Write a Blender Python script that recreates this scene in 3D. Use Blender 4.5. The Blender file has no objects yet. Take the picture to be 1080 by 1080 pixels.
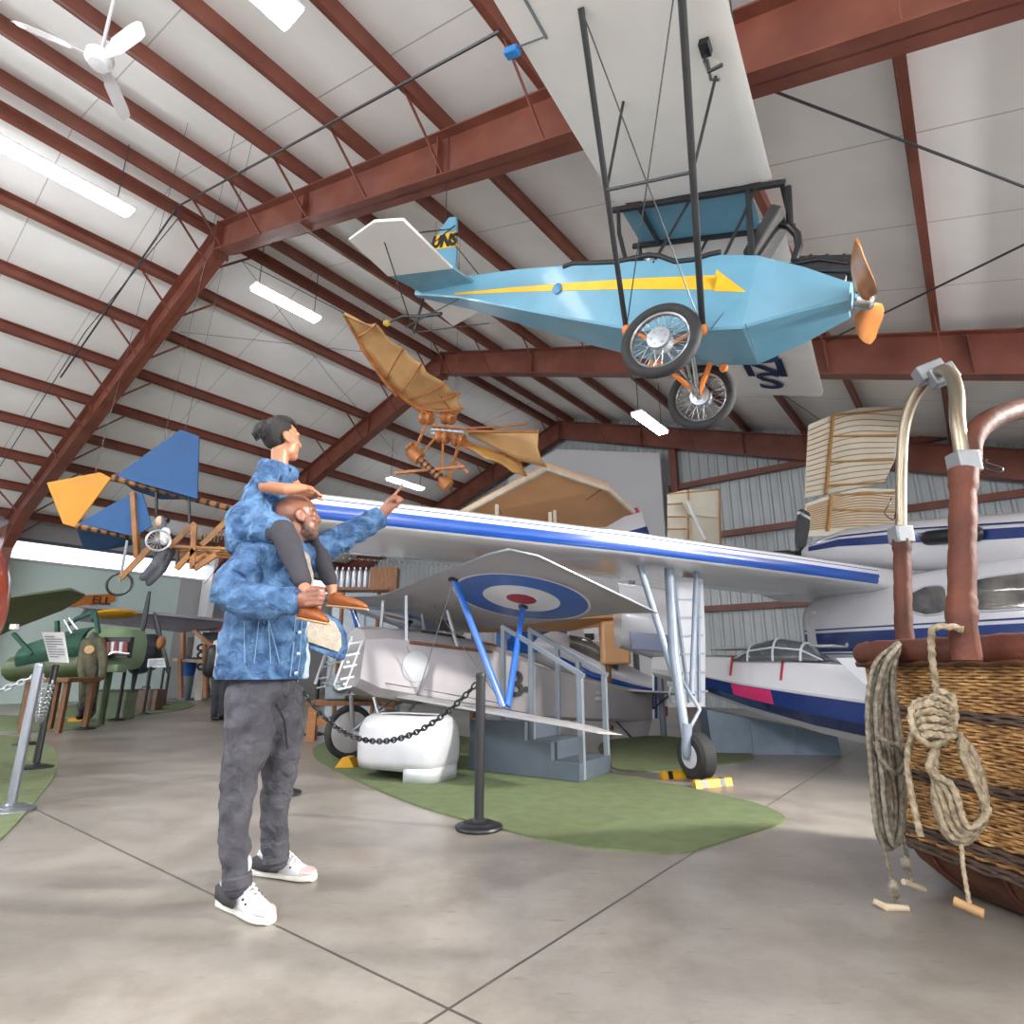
import bpy, math, random
from mathutils import Vector as V, Matrix, Euler, noise as mnoise
random.seed(7)
SC = bpy.context.scene
COL = SC.collection
PI = math.pi
# ---------------------------------------------------------------- viewpoint
F_PX = 612.0
CAM_H = 1.0
PITCH = math.atan(165 / 612.0)
CP, SP = math.cos(PITCH), math.sin(PITCH)
AZ = math.atan((1036 - 540) / F_PX * CP)
BX, BY = math.sin(AZ), math.cos(AZ)        # long axis of the hall
def ray(px, py):
    x = (px - 540) / F_PX; u = (540 - py) / F_PX
    return V((x, CP - u * SP, SP + u * CP))
def at(px, py, Y):
    r = ray(px, py); return V((0, 0, CAM_H)) + r * (Y / r.y)
def fl(px, py, z=0.0):
    r = ray(px, py); return V((0, 0, CAM_H)) + r * ((z - CAM_H) / r.z)
def W(u, v, z):
    return V((u * BY + v * BX, -u * BX + v * BY, z))
def atv(px, py, v):                        # meets the cross plane at hall distance v
    r = ray(px, py); k = v / (r.x * BX + r.y * BY); return V((0, 0, CAM_H)) + r * k
def atu(px, py, u):
    r = ray(px, py); k = u / (r.x * BY - r.y * BX); return V((0, 0, CAM_H)) + r * k
def uvof(p):
    return (p.x * BY - p.y * BX, p.x * BX + p.y * BY)
RIDGE_U, RIDGE_Z, SLOPE = -10.2, 9.3, 0.33
def rafter_z(u): return RIDGE_Z - SLOPE * abs(u - RIDGE_U)
def deck_z(u): return rafter_z(u) + 0.24
def at_roof(px, py, drop):                 # meets the underside of the roof, lowered by drop
    r = ray(px, py); best = None
    for sg in (-1, 1):
        # z = RZ - S*sg*(u-RU) - drop ; u = k*ru
        ru = r.x * BY - r.y * BX
        k = (RIDGE_Z + 0.24 - drop + SLOPE * sg * RIDGE_U - CAM_H) / (r.z + SLOPE * sg * ru)
        if k > 0 and (k * ru - RIDGE_U) * sg >= -0.01:
            if best is None or k < best: best = k
    return V((0, 0, CAM_H)) + r * best
# ---------------------------------------------------------------- mesh builder
WL = {}
def drop(p): return V((p.x, p.y, 0))
def basis(d, up=V((0, 0, 1))):
    d = d.normalized()
    if abs(d.dot(up)) > 0.995: up = V((1, 0, 0)) if abs(d.x) < 0.9 else V((0, 1, 0))
    s = d.cross(up).normalized(); n = s.cross(d).normalized()
    return d, s, n
class M:
    def __init__(self): self.v = []; self.f = []; self.m = []; self.k = 0
    def add(self, vs, fs):
        b = len(self.v); self.v += [V(p) for p in vs]
        for f in fs: self.f.append([b + i for i in f]); self.m.append(self.k)
        return self
    def mat(self, k): self.k = k; return self
    def box(self, c, size, X=V((1, 0, 0)), Y=V((0, 1, 0)), Z=V((0, 0, 1))):
        c = V(c); a, b, d = [s / 2 for s in size]
        vs = [c + X * (a * i) + Y * (b * j) + Z * (d * k) for i in (-1, 1) for j in (-1, 1) for k in (-1, 1)]
        return self.add(vs, [(0, 1, 3, 2), (4, 6, 7, 5), (0, 4, 5, 1), (2, 3, 7, 6), (0, 2, 6, 4), (1, 5, 7, 3)])
    def bar(self, p, q, w, h, up=V((0, 0, 1))):
        p = V(p); q = V(q); d, s, n = basis(q - p, up)
        return self.box((p + q) / 2, ((q - p).length, w, h), d, s, n)
    def ring(self, c, s, n, r1, r2, k, ph=0):
        return [c + s * (r1 * math.cos(2 * PI * i / k + ph)) + n * (r2 * math.sin(2 * PI * i / k + ph)) for i in range(k)]
    def loft(self, rings, cap=True, closed=False, ringclosed=True):
        b = len(self.v); k = len(rings[0])
        for r in rings: self.v += [V(p) for p in r]
        m = len(rings)
        for i in range(m if closed else m - 1):
            j2 = (i + 1) % m
            for j in range(k if ringclosed else k - 1):
                a = (j + 1) % k
                self.f.append([b + i * k + j, b + i * k + a, b + j2 * k + a, b + j2 * k + j]); self.m.append(self.k)
        if cap and not closed and ringclosed:
            self.f.append([b + j for j in reversed(range(k))]); self.m.append(self.k)
            self.f.append([b + (m - 1) * k + j for j in range(k)]); self.m.append(self.k)
        return self
    def tube(self, pts, r, k=10, closed=False, flat=1.0, up=None):
        pts = [V(p) for p in pts]; n_ = len(pts)
        rs = r if isinstance(r, (list, tuple)) else [r] * n_
        rings = []; prev = None
        for i, p in enumerate(pts):
            if closed: t = pts[(i + 1) % n_] - pts[i - 1]
            else: t = pts[min(i + 1, n_ - 1)] - pts[max(i - 1, 0)]
            if t.length < 1e-9: t = V((0, 0, 1))
            t.normalize()
            if prev is None: _, s, n = basis(t, up or V((0, 0, 1)))
            else:
                s = prev - t * prev.dot(t)
                if s.length < 1e-6: _, s, n = basis(t)
                s.normalize(); n = s.cross(t).normalized()
            prev = s
            rings.append(self.ring(p, s, n, rs[i], rs[i] * flat, k))
        return self.loft(rings, True, closed)
    def capsule(self, pts, rs, k=14):      # tapered limb with rounded ends
        pts = [V(p) for p in pts]
        if not isinstance(rs, (list, tuple)): rs = [rs] * len(pts)
        P, Rr = [], []
        d0 = (pts[0] - pts[1]).normalized(); d1 = (pts[-1] - pts[-2]).normalized()
        for a in (0.98, 0.85, 0.5): P.append(pts[0] + d0 * rs[0] * a); Rr.append(rs[0] * math.sqrt(1 - a * a))
        P += pts; Rr += list(rs)
        for a in (0.5, 0.85, 0.98): P.append(pts[-1] + d1 * rs[-1] * a); Rr.append(rs[-1] * math.sqrt(1 - a * a))
        return self.tube(P, Rr, k)
    def lathe(self, prof, c, axis=V((0, 0, 1)), k=24, X=None):
        d, s, n = basis(V(axis)); c = V(c)
        return self.loft([self.ring(c + d * z, s, n, max(r, 1e-4), max(r, 1e-4), k) for r, z in prof])
    def cyl(self, p, q, r, k=16, r2=None):
        return self.tube([p, q], [r, r if r2 is None else r2], k)
    def torus(self, c, axis, R_, r, k=36, j=10, sx=1.0):
        d, s, n = basis(V(axis)); c = V(c); rings = []
        for i in range(k):
            a = 2 * PI * i / k; o = s * math.cos(a) + n * math.sin(a)
            rings.append([c + o * (R_ + r * math.cos(2 * PI * q / j)) + d * (r * sx * math.sin(2 * PI * q / j)) for q in range(j)])
        return self.loft(rings, False, True)
    def ell(self, c, rad, X=V((1, 0, 0)), Y=V((0, 1, 0)), Z=V((0, 0, 1)), k=18, m=10):
        c = V(c); rings = []
        for i in range(m + 1):
            a = -PI / 2 + PI * i / m; ca = max(math.cos(a), 1e-3)
            rings.append([c + X * (rad[0] * ca * math.cos(2 * PI * j / k)) + Y * (rad[1] * ca * math.sin(2 * PI * j / k)) + Z * (rad[2] * math.sin(a)) for j in range(k)])
        return self.loft(rings)
    def prism(self, poly, off):
        poly = [V(p) for p in poly]; k = len(poly); off = V(off)
        return self.add(poly + [p + off for p in poly], [list(reversed(range(k))), list(range(k, 2 * k))] + [(i, (i + 1) % k, k + (i + 1) % k, k + i) for i in range(k)])
    def ibeam(self, p, q, d0, d1, w, tw=0.02, tf=0.02):   # top edge p->q, depth d0->d1 straight down
        p = V(p); q = V(q); Z = V((0, 0, 1)); d = (q - p).normalized(); s = d.cross(Z).normalized()
        def blk(a0, a1, b0, b1, hw):
            self.add([a0 - s * hw, a0 + s * hw, a1 + s * hw, a1 - s * hw, b0 - s * hw, b0 + s * hw, b1 + s * hw, b1 - s * hw],
                     [(0, 1, 2, 3), (4, 7, 6, 5), (0, 4, 5, 1), (1, 5, 6, 2), (2, 6, 7, 3), (3, 7, 4, 0)])
        blk(p, q, p - Z * d0, q - Z * d1, tw / 2)
        blk(p, q, p - Z * tf, q - Z * tf, w / 2)
        blk(p - Z * (d0 - tf), q - Z * (d1 - tf), p - Z * d0, q - Z * d1, w / 2)
        return self
    def text(self, s, size, o, X, Y, depth=0.004, align='CENTER', shear=0.0, bold=0.0):
        cu = bpy.data.curves.new('txt', 'FONT'); cu.body = s; cu.size = size; cu.align_x = align; cu.align_y = 'CENTER'
        cu.resolution_u = 3; cu.extrude = depth / 2; cu.shear = shear; cu.offset = bold
        ob = bpy.data.objects.new('txt', cu); COL.objects.link(ob)
        dg = bpy.context.evaluated_depsgraph_get(); me = bpy.data.meshes.new_from_object(ob.evaluated_get(dg))
        X = V(X).normalized(); Y = V(Y).normalized(); Z = X.cross(Y); o = V(o)
        self.add([o + X * v.co.x + Y * v.co.y + Z * v.co.z for v in me.vertices], [tuple(p.vertices) for p in me.polygons])
        bpy.data.objects.remove(ob); bpy.data.curves.remove(cu); bpy.data.meshes.remove(me)
        return self
    def build(self, name, mats, parent=None, smooth=35, bevel=0, subd=0, remesh=0, relax=0, solid=0, origin=None, label=None, kind=None, thing=None, group=None, fixn=True):
        me = bpy.data.meshes.new(name)
        if parent is not None: o = WL[parent.name]
        elif origin is not None: o = V(origin)
        else:
            xs = [p.x for p in self.v]; ys = [p.y for p in self.v]; zs = [p.z for p in self.v]
            o = V(((min(xs) + max(xs)) / 2, (min(ys) + max(ys)) / 2, min(zs)))
        me.from_pydata([tuple(p - o) for p in self.v], [], self.f)
        if not isinstance(mats, (list, tuple)): mats = [mats]
        for m in mats: me.materials.append(m)
        me.polygons.foreach_set('material_index', self.m)
        me.update(); me.validate()
        if fixn:
            import bmesh
            bm = bmesh.new(); bm.from_mesh(me); bmesh.ops.recalc_face_normals(bm, faces=bm.faces); bm.to_mesh(me); bm.free()
        if smooth:
            me.polygons.foreach_set('use_smooth', [True] * len(me.polygons))
            if not remesh and not subd: me.set_sharp_from_angle(angle=math.radians(smooth))
        ob = bpy.data.objects.new(name, me); COL.objects.link(ob)
        if parent is not None: ob.parent = parent; WL[ob.name] = o
        else: ob.location = o; WL[ob.name] = o
        if remesh:
            md = ob.modifiers.new('remesh', 'REMESH'); md.mode = 'VOXEL'; md.voxel_size = remesh; md.use_smooth_shade = True
        if relax:
            md = ob.modifiers.new('relax', 'SMOOTH'); md.factor = 0.5; md.iterations = relax
        if solid:
            md = ob.modifiers.new('solid', 'SOLIDIFY'); md.thickness = solid; md.offset = 0
        if bevel:
            md = ob.modifiers.new('bevel', 'BEVEL'); md.width = bevel; md.segments = 2; md.limit_method = 'ANGLE'; md.angle_limit = 0.6
        if subd:
            md = ob.modifiers.new('subd', 'SUBSURF'); md.levels = subd; md.render_levels = subd
        if label: ob['label'] = label
        if kind: ob['kind'] = kind
        if thing: ob['label'] = thing[0]; ob['category'] = thing[1]
        if group: ob['group'] = group
        return ob
def thing(name, label, cat, loc, group=None):
    o = bpy.data.objects.new(name, None); COL.objects.link(o); o.location = V(loc); o.empty_display_size = 0.2
    WL[o.name] = V(loc); o['label'] = label; o['category'] = cat
    if group: o['group'] = group
    return o
def dup(root, loc, label, group=None, rotz=0.0):
    r = root.copy(); COL.objects.link(r); r.location = V(loc); r.rotation_euler = (0, 0, rotz); r['label'] = label
    if group: r['group'] = group
    WL[r.name] = V(loc)
    for ch in list(root.children):
        c_ = ch.copy(); COL.objects.link(c_); c_.parent = r
        for g in ch.children:
            d_ = g.copy(); COL.objects.link(d_); d_.parent = c_
    return r
TRIM = [0]
def trim(m, mt, **k):
    TRIM[0] += 1
    return m.build('trim_%d' % TRIM[0], mt, kind='structure', **k)
# ---------------------------------------------------------------- materials
def lin(c):
    if isinstance(c, str): c = [int(c[i:i + 2], 16) / 255 for i in (0, 2, 4)]
    return tuple(x / 12.92 if x <= 0.04045 else ((x + 0.055) / 1.055) ** 2.4 for x in c) + (1,)
def mat(name, col, rough=0.5, metal=0.0, var=0.08, scale=6.0, bump=0.0, bscale=60.0, bdist=0.02, nd=0.0, col2=None, emis=0, coat=0.0, stretch=None, alpha=None, trans=0.0, spec=None):
    m = bpy.data.materials.new(name); m.use_nodes = True
    nt = m.node_tree; N = nt.nodes; L = nt.links; bs = N['Principled BSDF']
    bs.inputs['Roughness'].default_value = rough; bs.inputs['Metallic'].default_value = metal
    if coat: bs.inputs['Coat Weight'].default_value = coat; bs.inputs['Coat Roughness'].default_value = 0.08
    if trans: bs.inputs['Transmission Weight'].default_value = trans
    if spec is not None: bs.inputs['Specular IOR Level'].default_value = spec
    c1 = lin(col)
    if col2: c2 = lin(col2)
    else: c2 = tuple(min(1, x * (1 - var * 2.2)) for x in c1[:3]) + (1,)
    tc = N.new('ShaderNodeTexCoord'); mp = N.new('ShaderNodeMapping'); L.new(tc.outputs['Object'], mp.inputs['Vector'])
    if stretch: mp.inputs['Scale'].default_value = stretch
    nz = N.new('ShaderNodeTexNoise'); nz.inputs['Scale'].default_value = scale; nz.inputs['Detail'].default_value = 5; nz.inputs['Distortion'].default_value = nd; L.new(mp.outputs[0], nz.inputs['Vector'])
    rp = N.new('ShaderNodeValToRGB'); rp.color_ramp.elements[0].position = 0.35; rp.color_ramp.elements[1].position = 0.68
    rp.color_ramp.elements[0].color = c2; rp.color_ramp.elements[1].color = c1
    L.new(nz.outputs['Fac'], rp.inputs['Fac']); L.new(rp.outputs['Color'], bs.inputs['Base Color'])
    if bump:
        n2 = N.new('ShaderNodeTexNoise'); n2.inputs['Scale'].default_value = bscale; n2.inputs['Detail'].default_value = 4; L.new(mp.outputs[0], n2.inputs['Vector'])
        b = N.new('ShaderNodeBump'); b.inputs['Strength'].default_value = bump; b.inputs['Distance'].default_value = bdist; n2.inputs['Distortion'].default_value = nd
        L.new(n2.outputs['Fac'], b.inputs['Height']); L.new(b.outputs[0], bs.inputs['Normal'])
    if emis:
        bs.inputs['Emission Color'].default_value = c1; bs.inputs['Emission Strength'].default_value = emis
    return m
def nodes(m): return m.node_tree.nodes, m.node_tree.links, m.node_tree.nodes['Principled BSDF']
m_steel = mat('painted red oxide steel', '7e4a3b', 0.42, 0, 0.1, 2.0, bump=0.05, bscale=25, col2='6b3a2e')
m_white = mat('white enamel', 'e9e9ec', 0.25, 0, 0.02, 3, coat=0.4)
m_black = mat('black paint', '1d1d20', 0.35, 0, 0.1)
m_rubber = mat('tyre rubber', '2a2a2b', 0.75, 0, 0.1, 20)
m_chrome = mat('bright metal', 'c9ccd0', 0.18, 1.0, 0.04)
m_alu = mat('dull aluminium', 'b4b8bd', 0.38, 0.8, 0.08, 5)
m_wood = mat('varnished wood', 'b5763f', 0.4, 0, 0.15, 4, stretch=(1, 1, 8), coat=0.2)
m_darkwood = mat('brown wood', '8a5b35', 0.55, 0, 0.2, 5, stretch=(6, 6, 1))
m_yellow = mat('yellow paint', 'd69c16', 0.5, 0, 0.05)
m_wire = mat('steel wire', '4c4d50', 0.4, 0.6, 0.02)
m_grey = mat('grey paint', '7c858e', 0.5, 0, 0.05)
m_lightgrey = mat('light grey paint', 'bfc1c6', 0.45, 0, 0.04)
m_navy = mat('navy paint', '1f3163', 0.35, 0, 0.03)
m_red = mat('red paint', 'b02030', 0.4)
m_paper = mat('printed paper', 'e6e8ea', 0.6)
# ================================================================ SETTING
# floor : polished concrete with saw-cut joints
mf = mat('polished concrete', 'a09990', 0.3, 0, 0.1, 0.55, bump=0.02, bscale=30, col2='7f7971')
N, L, bs = nodes(mf)
tc = [n for n in N if n.type == 'TEX_COORD'][0]; rp = [n for n in N if n.type == 'VALTORGB'][0]
def node(t, **k):
    n = N.new(t)
    for a, b_ in k.items(): setattr(n, a, b_)
    return n
def math_(op, a, b_=None, c_=None):
    n = N.new('ShaderNodeMath'); n.operation = op
    for i, x in enumerate((a, b_, c_)):
        if x is None: continue
        if isinstance(x, (int, float)): n.inputs[i].default_value = x
        else: L.new(x, n.inputs[i])
    return n.outputs[0]
sx = node('ShaderNodeSeparateXYZ'); L.new(tc.outputs['Object'], sx.inputs[0])
u_ = math_('SUBTRACT', math_('MULTIPLY', sx.outputs['X'], BY), math_('MULTIPLY', sx.outputs['Y'], BX))
v_ = math_('ADD', math_('MULTIPLY', sx.outputs['X'], BX), math_('MULTIPLY', sx.outputs['Y'], BY))
j1 = fl(470, 1066); ju, jv = uvof(j1); j2v = uvof(fl(200, 930))[1]
def joint(x, x0, period):
    t = math_('PINGPONG', math_('SUBTRACT', x, x0), period / 2)
    return math_('LESS_THAN', t, 0.006)
lines = math_('MAXIMUM', joint(u_, ju + 0.0, 4.6), joint(v_, (jv + j2v) / 2, 5.0))
big = node('ShaderNodeTexNoise'); big.inputs['Scale'].default_value = 2.6; big.inputs['Detail'].default_value = 8; big.inputs['Roughness'].default_value = 0.7
L.new(tc.outputs['Object'], big.inputs['Vector'])
r2 = node('ShaderNodeValToRGB'); r2.color_ramp.elements[0].position = 0.3; r2.color_ramp.elements[0].color = (0.62, 0.59, 0.56, 1)
r2.color_ramp.elements[1].position = 0.6; r2.color_ramp.elements[1].color = (1, 1, 1, 1); L.new(big.outputs['Fac'], r2.inputs['Fac'])
mx = node('ShaderNodeMix', data_type='RGBA', blend_type='MULTIPLY'); mx.inputs['Factor'].default_value = 0.95
L.new(rp.outputs['Color'], mx.inputs['A']); L.new(r2.outputs['Color'], mx.inputs['B'])
mps = node('ShaderNodeMapping'); mps.inputs['Rotation'].default_value = (0, 0, 0.5); mps.inputs['Scale'].default_value = (3, 14, 1); L.new(tc.outputs['Object'], mps.inputs['Vector'])
sp = node('ShaderNodeTexNoise'); sp.inputs['Scale'].default_value = 2.2; sp.inputs['Detail'].default_value = 3; L.new(mps.outputs[0], sp.inputs['Vector'])
spr = node('ShaderNodeValToRGB'); spr.color_ramp.elements[0].position = 0.27; spr.color_ramp.elements[0].color = (0.6, 0.55, 0.5, 1); spr.color_ramp.elements[1].position = 0.36; spr.color_ramp.elements[1].color = (1, 1, 1, 1)
L.new(sp.outputs['Fac'], spr.inputs['Fac'])
mx3 = node('ShaderNodeMix', data_type='RGBA', blend_type='MULTIPLY'); mx3.inputs['Factor'].default_value = 0.6
L.new(mx.outputs['Result'], mx3.inputs['A']); L.new(spr.outputs['Color'], mx3.inputs['B'])
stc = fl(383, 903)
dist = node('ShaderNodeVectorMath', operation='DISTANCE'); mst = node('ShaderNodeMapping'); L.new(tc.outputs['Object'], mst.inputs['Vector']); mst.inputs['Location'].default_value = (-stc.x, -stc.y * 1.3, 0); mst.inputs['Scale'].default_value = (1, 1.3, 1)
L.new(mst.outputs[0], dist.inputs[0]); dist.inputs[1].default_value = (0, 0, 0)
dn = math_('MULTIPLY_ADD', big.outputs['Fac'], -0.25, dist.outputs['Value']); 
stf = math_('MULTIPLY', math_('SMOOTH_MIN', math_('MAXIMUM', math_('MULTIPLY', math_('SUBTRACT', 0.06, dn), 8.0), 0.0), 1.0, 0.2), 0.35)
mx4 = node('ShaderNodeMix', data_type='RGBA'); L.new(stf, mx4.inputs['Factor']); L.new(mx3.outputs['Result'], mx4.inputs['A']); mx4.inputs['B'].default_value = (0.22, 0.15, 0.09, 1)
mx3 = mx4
mx2 = node('ShaderNodeMix', data_type='RGBA'); L.new(lines, mx2.inputs['Factor']); L.new(mx3.outputs['Result'], mx2.inputs['A']); mx2.inputs['B'].default_value = (0.07, 0.06, 0.055, 1)
L.new(mx2.outputs['Result'], bs.inputs['Base Color'])
rr = math_('MULTIPLY_ADD', big.outputs['Fac'], 0.25, 0.2); L.new(rr, bs.inputs['Roughness'])
V0, V1, UL, UR = -9.0, 16.2, -22.6, 7.0
M().prism([W(UL - 0.3, V0, -0.2), W(UR, V0, -0.2), W(UR, V1 + 0.3, -0.2), W(UL - 0.3, V1 + 0.3, -0.2)], (0, 0, 0.2)).build('floor', mf, kind='structure', origin=(0, 0, 0))
# roof : white insulation sheets
mr = mat('white roof insulation', 'f4f4f2', 0.5, 0, 0.04, 0.8, bump=0.2, bscale=2.2, col2='e8e8e6')
N, L, bs = nodes(mr); tc = [n for n in N if n.type == 'TEX_COORD'][0]; rp = [n for n in N if n.type == 'VALTORGB'][0]
sx = node('ShaderNodeSeparateXYZ'); L.new(tc.outputs['Object'], sx.inputs[0])
v_ = math_('ADD', math_('MULTIPLY', sx.outputs['X'], BX), math_('MULTIPLY', sx.outputs['Y'], BY))
ln = math_('LESS_THAN', math_('PINGPONG', v_, 0.75), 0.008)
mx = node('ShaderNodeMix', data_type='RGBA'); L.new(ln, mx.inputs['Factor']); L.new(rp.outputs['Color'], mx.inputs['A']); mx.inputs['B'].default_value = (0.5, 0.5, 0.5, 1)
L.new(mx.outputs['Result'], bs.inputs['Base Color'])
r_ = M()
for u0, u1 in ((UL - 0.4, RIDGE_U), (RIDGE_U, UR + 0.3)):
    a = [W(u0, V0, deck_z(u0)), W(u1, V0, deck_z(u1)), W(u1, V1 + 0.3, deck_z(u1)), W(u0, V1 + 0.3, deck_z(u0))]
    r_.prism(a, (0, 0, 0.12))
r_.build('ceiling', mr, kind='structure', origin=(0, 0, 0), smooth=None)
# frames
FR = [-2.05, 3.99, 10.03, 15.76]
for i, v in enumerate(FR):
    b_ = M()
    b_.ibeam(W(RIDGE_U, v, RIDGE_Z), W(2.2, v, rafter_z(2.2)), 0.62, 0.72, 0.26)
    b_.ibeam(W(2.2, v, rafter_z(2.2)), W(UR - 0.3, v, rafter_z(UR - 0.3)), 0.72, 1.0, 0.26)
    b_.ibeam(W(RIDGE_U, v, RIDGE_Z), W(-20.5, v, rafter_z(-20.5)), 0.66, 0.7, 0.26)
    b_.ibeam(W(-20.5, v, rafter_z(-20.5)), W(UL + 0.35, v, rafter_z(UL + 0.35)), 0.7, 1.3, 0.26)
    b_.box(W(RIDGE_U, v, RIDGE_Z - 0.36), (0.03, 0.3, 0.74), W(1, 0, 0), W(0, 1, 0))      # splice plates at the ridge
    for uu in (-7.2, -4.2, -1.2, 0.6, -13.2, -16.2):
        b_.box(W(uu, v, rafter_z(uu) - 0.36), (0.012, 0.2, 0.62), W(1, 0, 0), W(0, 1, 0))
    trim(b_, m_steel, smooth=None)
    c_ = M(); X, Y = W(1, 0, 0), W(0, 1, 0)
    zt = rafter_z(UL + 0.35) - 0.25
    c_.add([W(UL + 0.12 + a, v + s * 0.12, z) for z in (0, zt) for a in (0, 0.35 if z == 0 else 0.85) for s in (-1, 1)],
           [(0, 1, 3, 2), (4, 6, 7, 5), (0, 4, 5, 1), (2, 3, 7, 6), (0, 2, 6, 4), (1, 5, 7, 3)])
    trim(c_, m_steel if i < 2 else m_white, smooth=None)
# purlins
off = [0.32 + 1.45 * k for k in range(12)]
for sg in (-1, 1):
    for k, d in enumerate(off):
        u = RIDGE_U + sg * d
        if u < UL + 0.2 or u > UR - 0.2: continue
        z = rafter_z(u); p = M()
        t = V((W(1, 0, 0).x, W(1, 0, 0).y, -sg * SLOPE)).normalized(); n = t.cross(W(0, 1, 0)).normalized()
        if n.z < 0: n = -n
        b0, b1 = W(u, V0, z + 0.12), W(u, V1, z + 0.12); mid = (b0 + b1) / 2; ln_ = (b1 - b0).length
        p.box(mid, (0.014, ln_, 0.24), t, W(0, 1, 0), n)
        p.box(mid - n * 0.107 + t * 0.035 * sg, (0.095, ln_, 0.012), t, W(0, 1, 0), n)
        p.box(mid + n * 0.1 - t * 0.035 * sg, (0.075, ln_, 0.012), t, W(0, 1, 0), n)
        trim(p, m_steel, smooth=None)
        br = M()
        for v in FR[1:]:
            for s in (-1, 1):
                if s > 0 and v > 15: continue
                br.bar(W(u, v + s * 0.75, z + 0.02), W(u, v + s * 0.1, z - 0.64), 0.045, 0.012, W(1, 0, 0))
        trim(br, m_steel, smooth=None)
# bracing rods and cables under the roof
def rodpts(pts, r, drop, mt=m_wire):
    m = M()
    for a, b_ in zip(pts, pts[1:]): m.cyl(at_roof(*a, drop), at_roof(*b_, drop), r, 6)
    return trim(m, mt)
rodpts([(527, 33), (187, 218)], 0.018, 0.26); rodpts([(186, 220), (64, 398)], 0.018, 0.26)
rodpts([(345, 132), (205, 208)], 0.008, 0.3)
rodpts([(192, 225), (90, 350), (0, 492)], 0.01, 0.32)
rodpts([(255, 275), (470, 385)], 0.008, 0.4); rodpts([(255, 275), (350, 400), (420, 480)], 0.006, 0.4)
rodpts([(190, 350), (420, 375)], 0.006, 0.4)
rodpts([(805, 92), (1080, 197)], 0.014, 0.3); rodpts([(872, 360), (1080, 258)], 0.014, 0.3)
rodpts([(560, 425), (430, 480)], 0.006, 0.4); rodpts([(820, 412), (905, 470)], 0.008, 0.35)
# left wall, window band
mw = mat('pale green wall sheet', 'bfd2cc', 0.6, 0, 0.03, 1.0)
mwg = mat('pale grey wall board', 'a9a8a8', 0.7, 0, 0.04, 1.0)
mwin = mat('milky window pane', 'f4f8ff', 0.3, emis=1.6)
VS = 9.2
zb, ztp = 4.2, 4.82
def wallbox(name, u, v0, v1, z0, z1, mt, th=0.15, sg=-1, **k):
    c_ = W(u + sg * th / 2, (v0 + v1) / 2, (z0 + z1) / 2)
    return M().box(c_, (th, v1 - v0, z1 - z0), W(1, 0, 0), W(0, 1, 0)).build(name, mt, kind='structure', smooth=None, **k)
wallbox('wall_left', UL, V0, VS, 0, zb, mw)
wallbox('wall_rearleft', UL, VS, V1 + 0.15, 0, zb, mwg)
wallbox('wall_lefttop', UL, V0, V1 + 0.15, ztp, deck_z(UL), mwg)
n_ = 0
vv = V0
while vv < V1:
    n_ += 1; v2 = min(vv + 3.1, V1)
    wn = wallbox('window_%d' % n_, UL - 0.06, vv + 0.05, v2 - 0.05, zb + 0.03, ztp - 0.03, mwin, 0.03)
    vv = v2
g = M().box(W(UL + 0.02, (V0 + V1) / 2, zb), (0.1, V1 - V0, 0.07), W(1, 0, 0), W(0, 1, 0)); trim(g, m_lightgrey, smooth=None)
g = M().box(W(UL + 0.02, (V0 + V1) / 2, ztp), (0.1, V1 - V0, 0.1), W(1, 0, 0), W(0, 1, 0)); trim(g, mat('dark blue grey steel', '565c6b', 0.5), smooth=None)
# end wall of corrugated sheet, with red girts and a white partition
mcor = mat('grey corrugated sheet', 'b3b8ba', 0.4, 0.15, 0.06, 1.2)
def corr(u0, u1, v, z0, name):
    m = M(); u = u0; top = []; bot = []; step = 0.075; i = 0
    prof = [0, 0, 0.03, 0.03]
    while u < u1:
        d = (0, 0, 0.035, 0.035)[i % 4]
        top.append(W(u, v - d, deck_z(u))); bot.append(W(u, v - d, z0)); u += (0.16, 0.025, 0.06, 0.025)[i % 4]; i += 1
    m.loft([bot, top], cap=False, ringclosed=False)
    return m.build(name, mcor, kind='structure', smooth=None, solid=0.004, fixn=False)
corr(UL, 7.0, 16.1, 0, 'wall_end')
for px0, py0 in ((740, 508.5), (770, 562), (780, 640)):
    p = atv(px0, py0, 15.9)
    g = M(); g.box(W(0.2, 15.95, p.z), (13.4, 0.14, 0.16), W(1, 0, 0), W(0, 1, 0)); trim(g, m_steel, smooth=None)
g = M(); g.box(W(-6.3, 15.9, 4), (0.2, 0.16, 8), W(1, 0, 0), W(0, 1, 0)); trim(g, m_steel, smooth=None)
mpart = mat('white partition board', 'c9c9cb', 0.7, 0, 0.02, 1.0)
a = [W(-12.3, 15.5, 0), W(-6.55, 15.5, 0), W(-6.55, 15.5, rafter_z(-6.55) - 0.9), W(-10.2, 15.5, 8.2), W(-12.3, 15.5, 7.6)]
M().prism(a, W(0, 0.1, 0)).build('wall_partition', mpart, kind='structure', smooth=None)
wallbox('wall_right', 7.0, 11.0, 16.2, 0, deck_z(7.0), mcor, sg=1)
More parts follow.
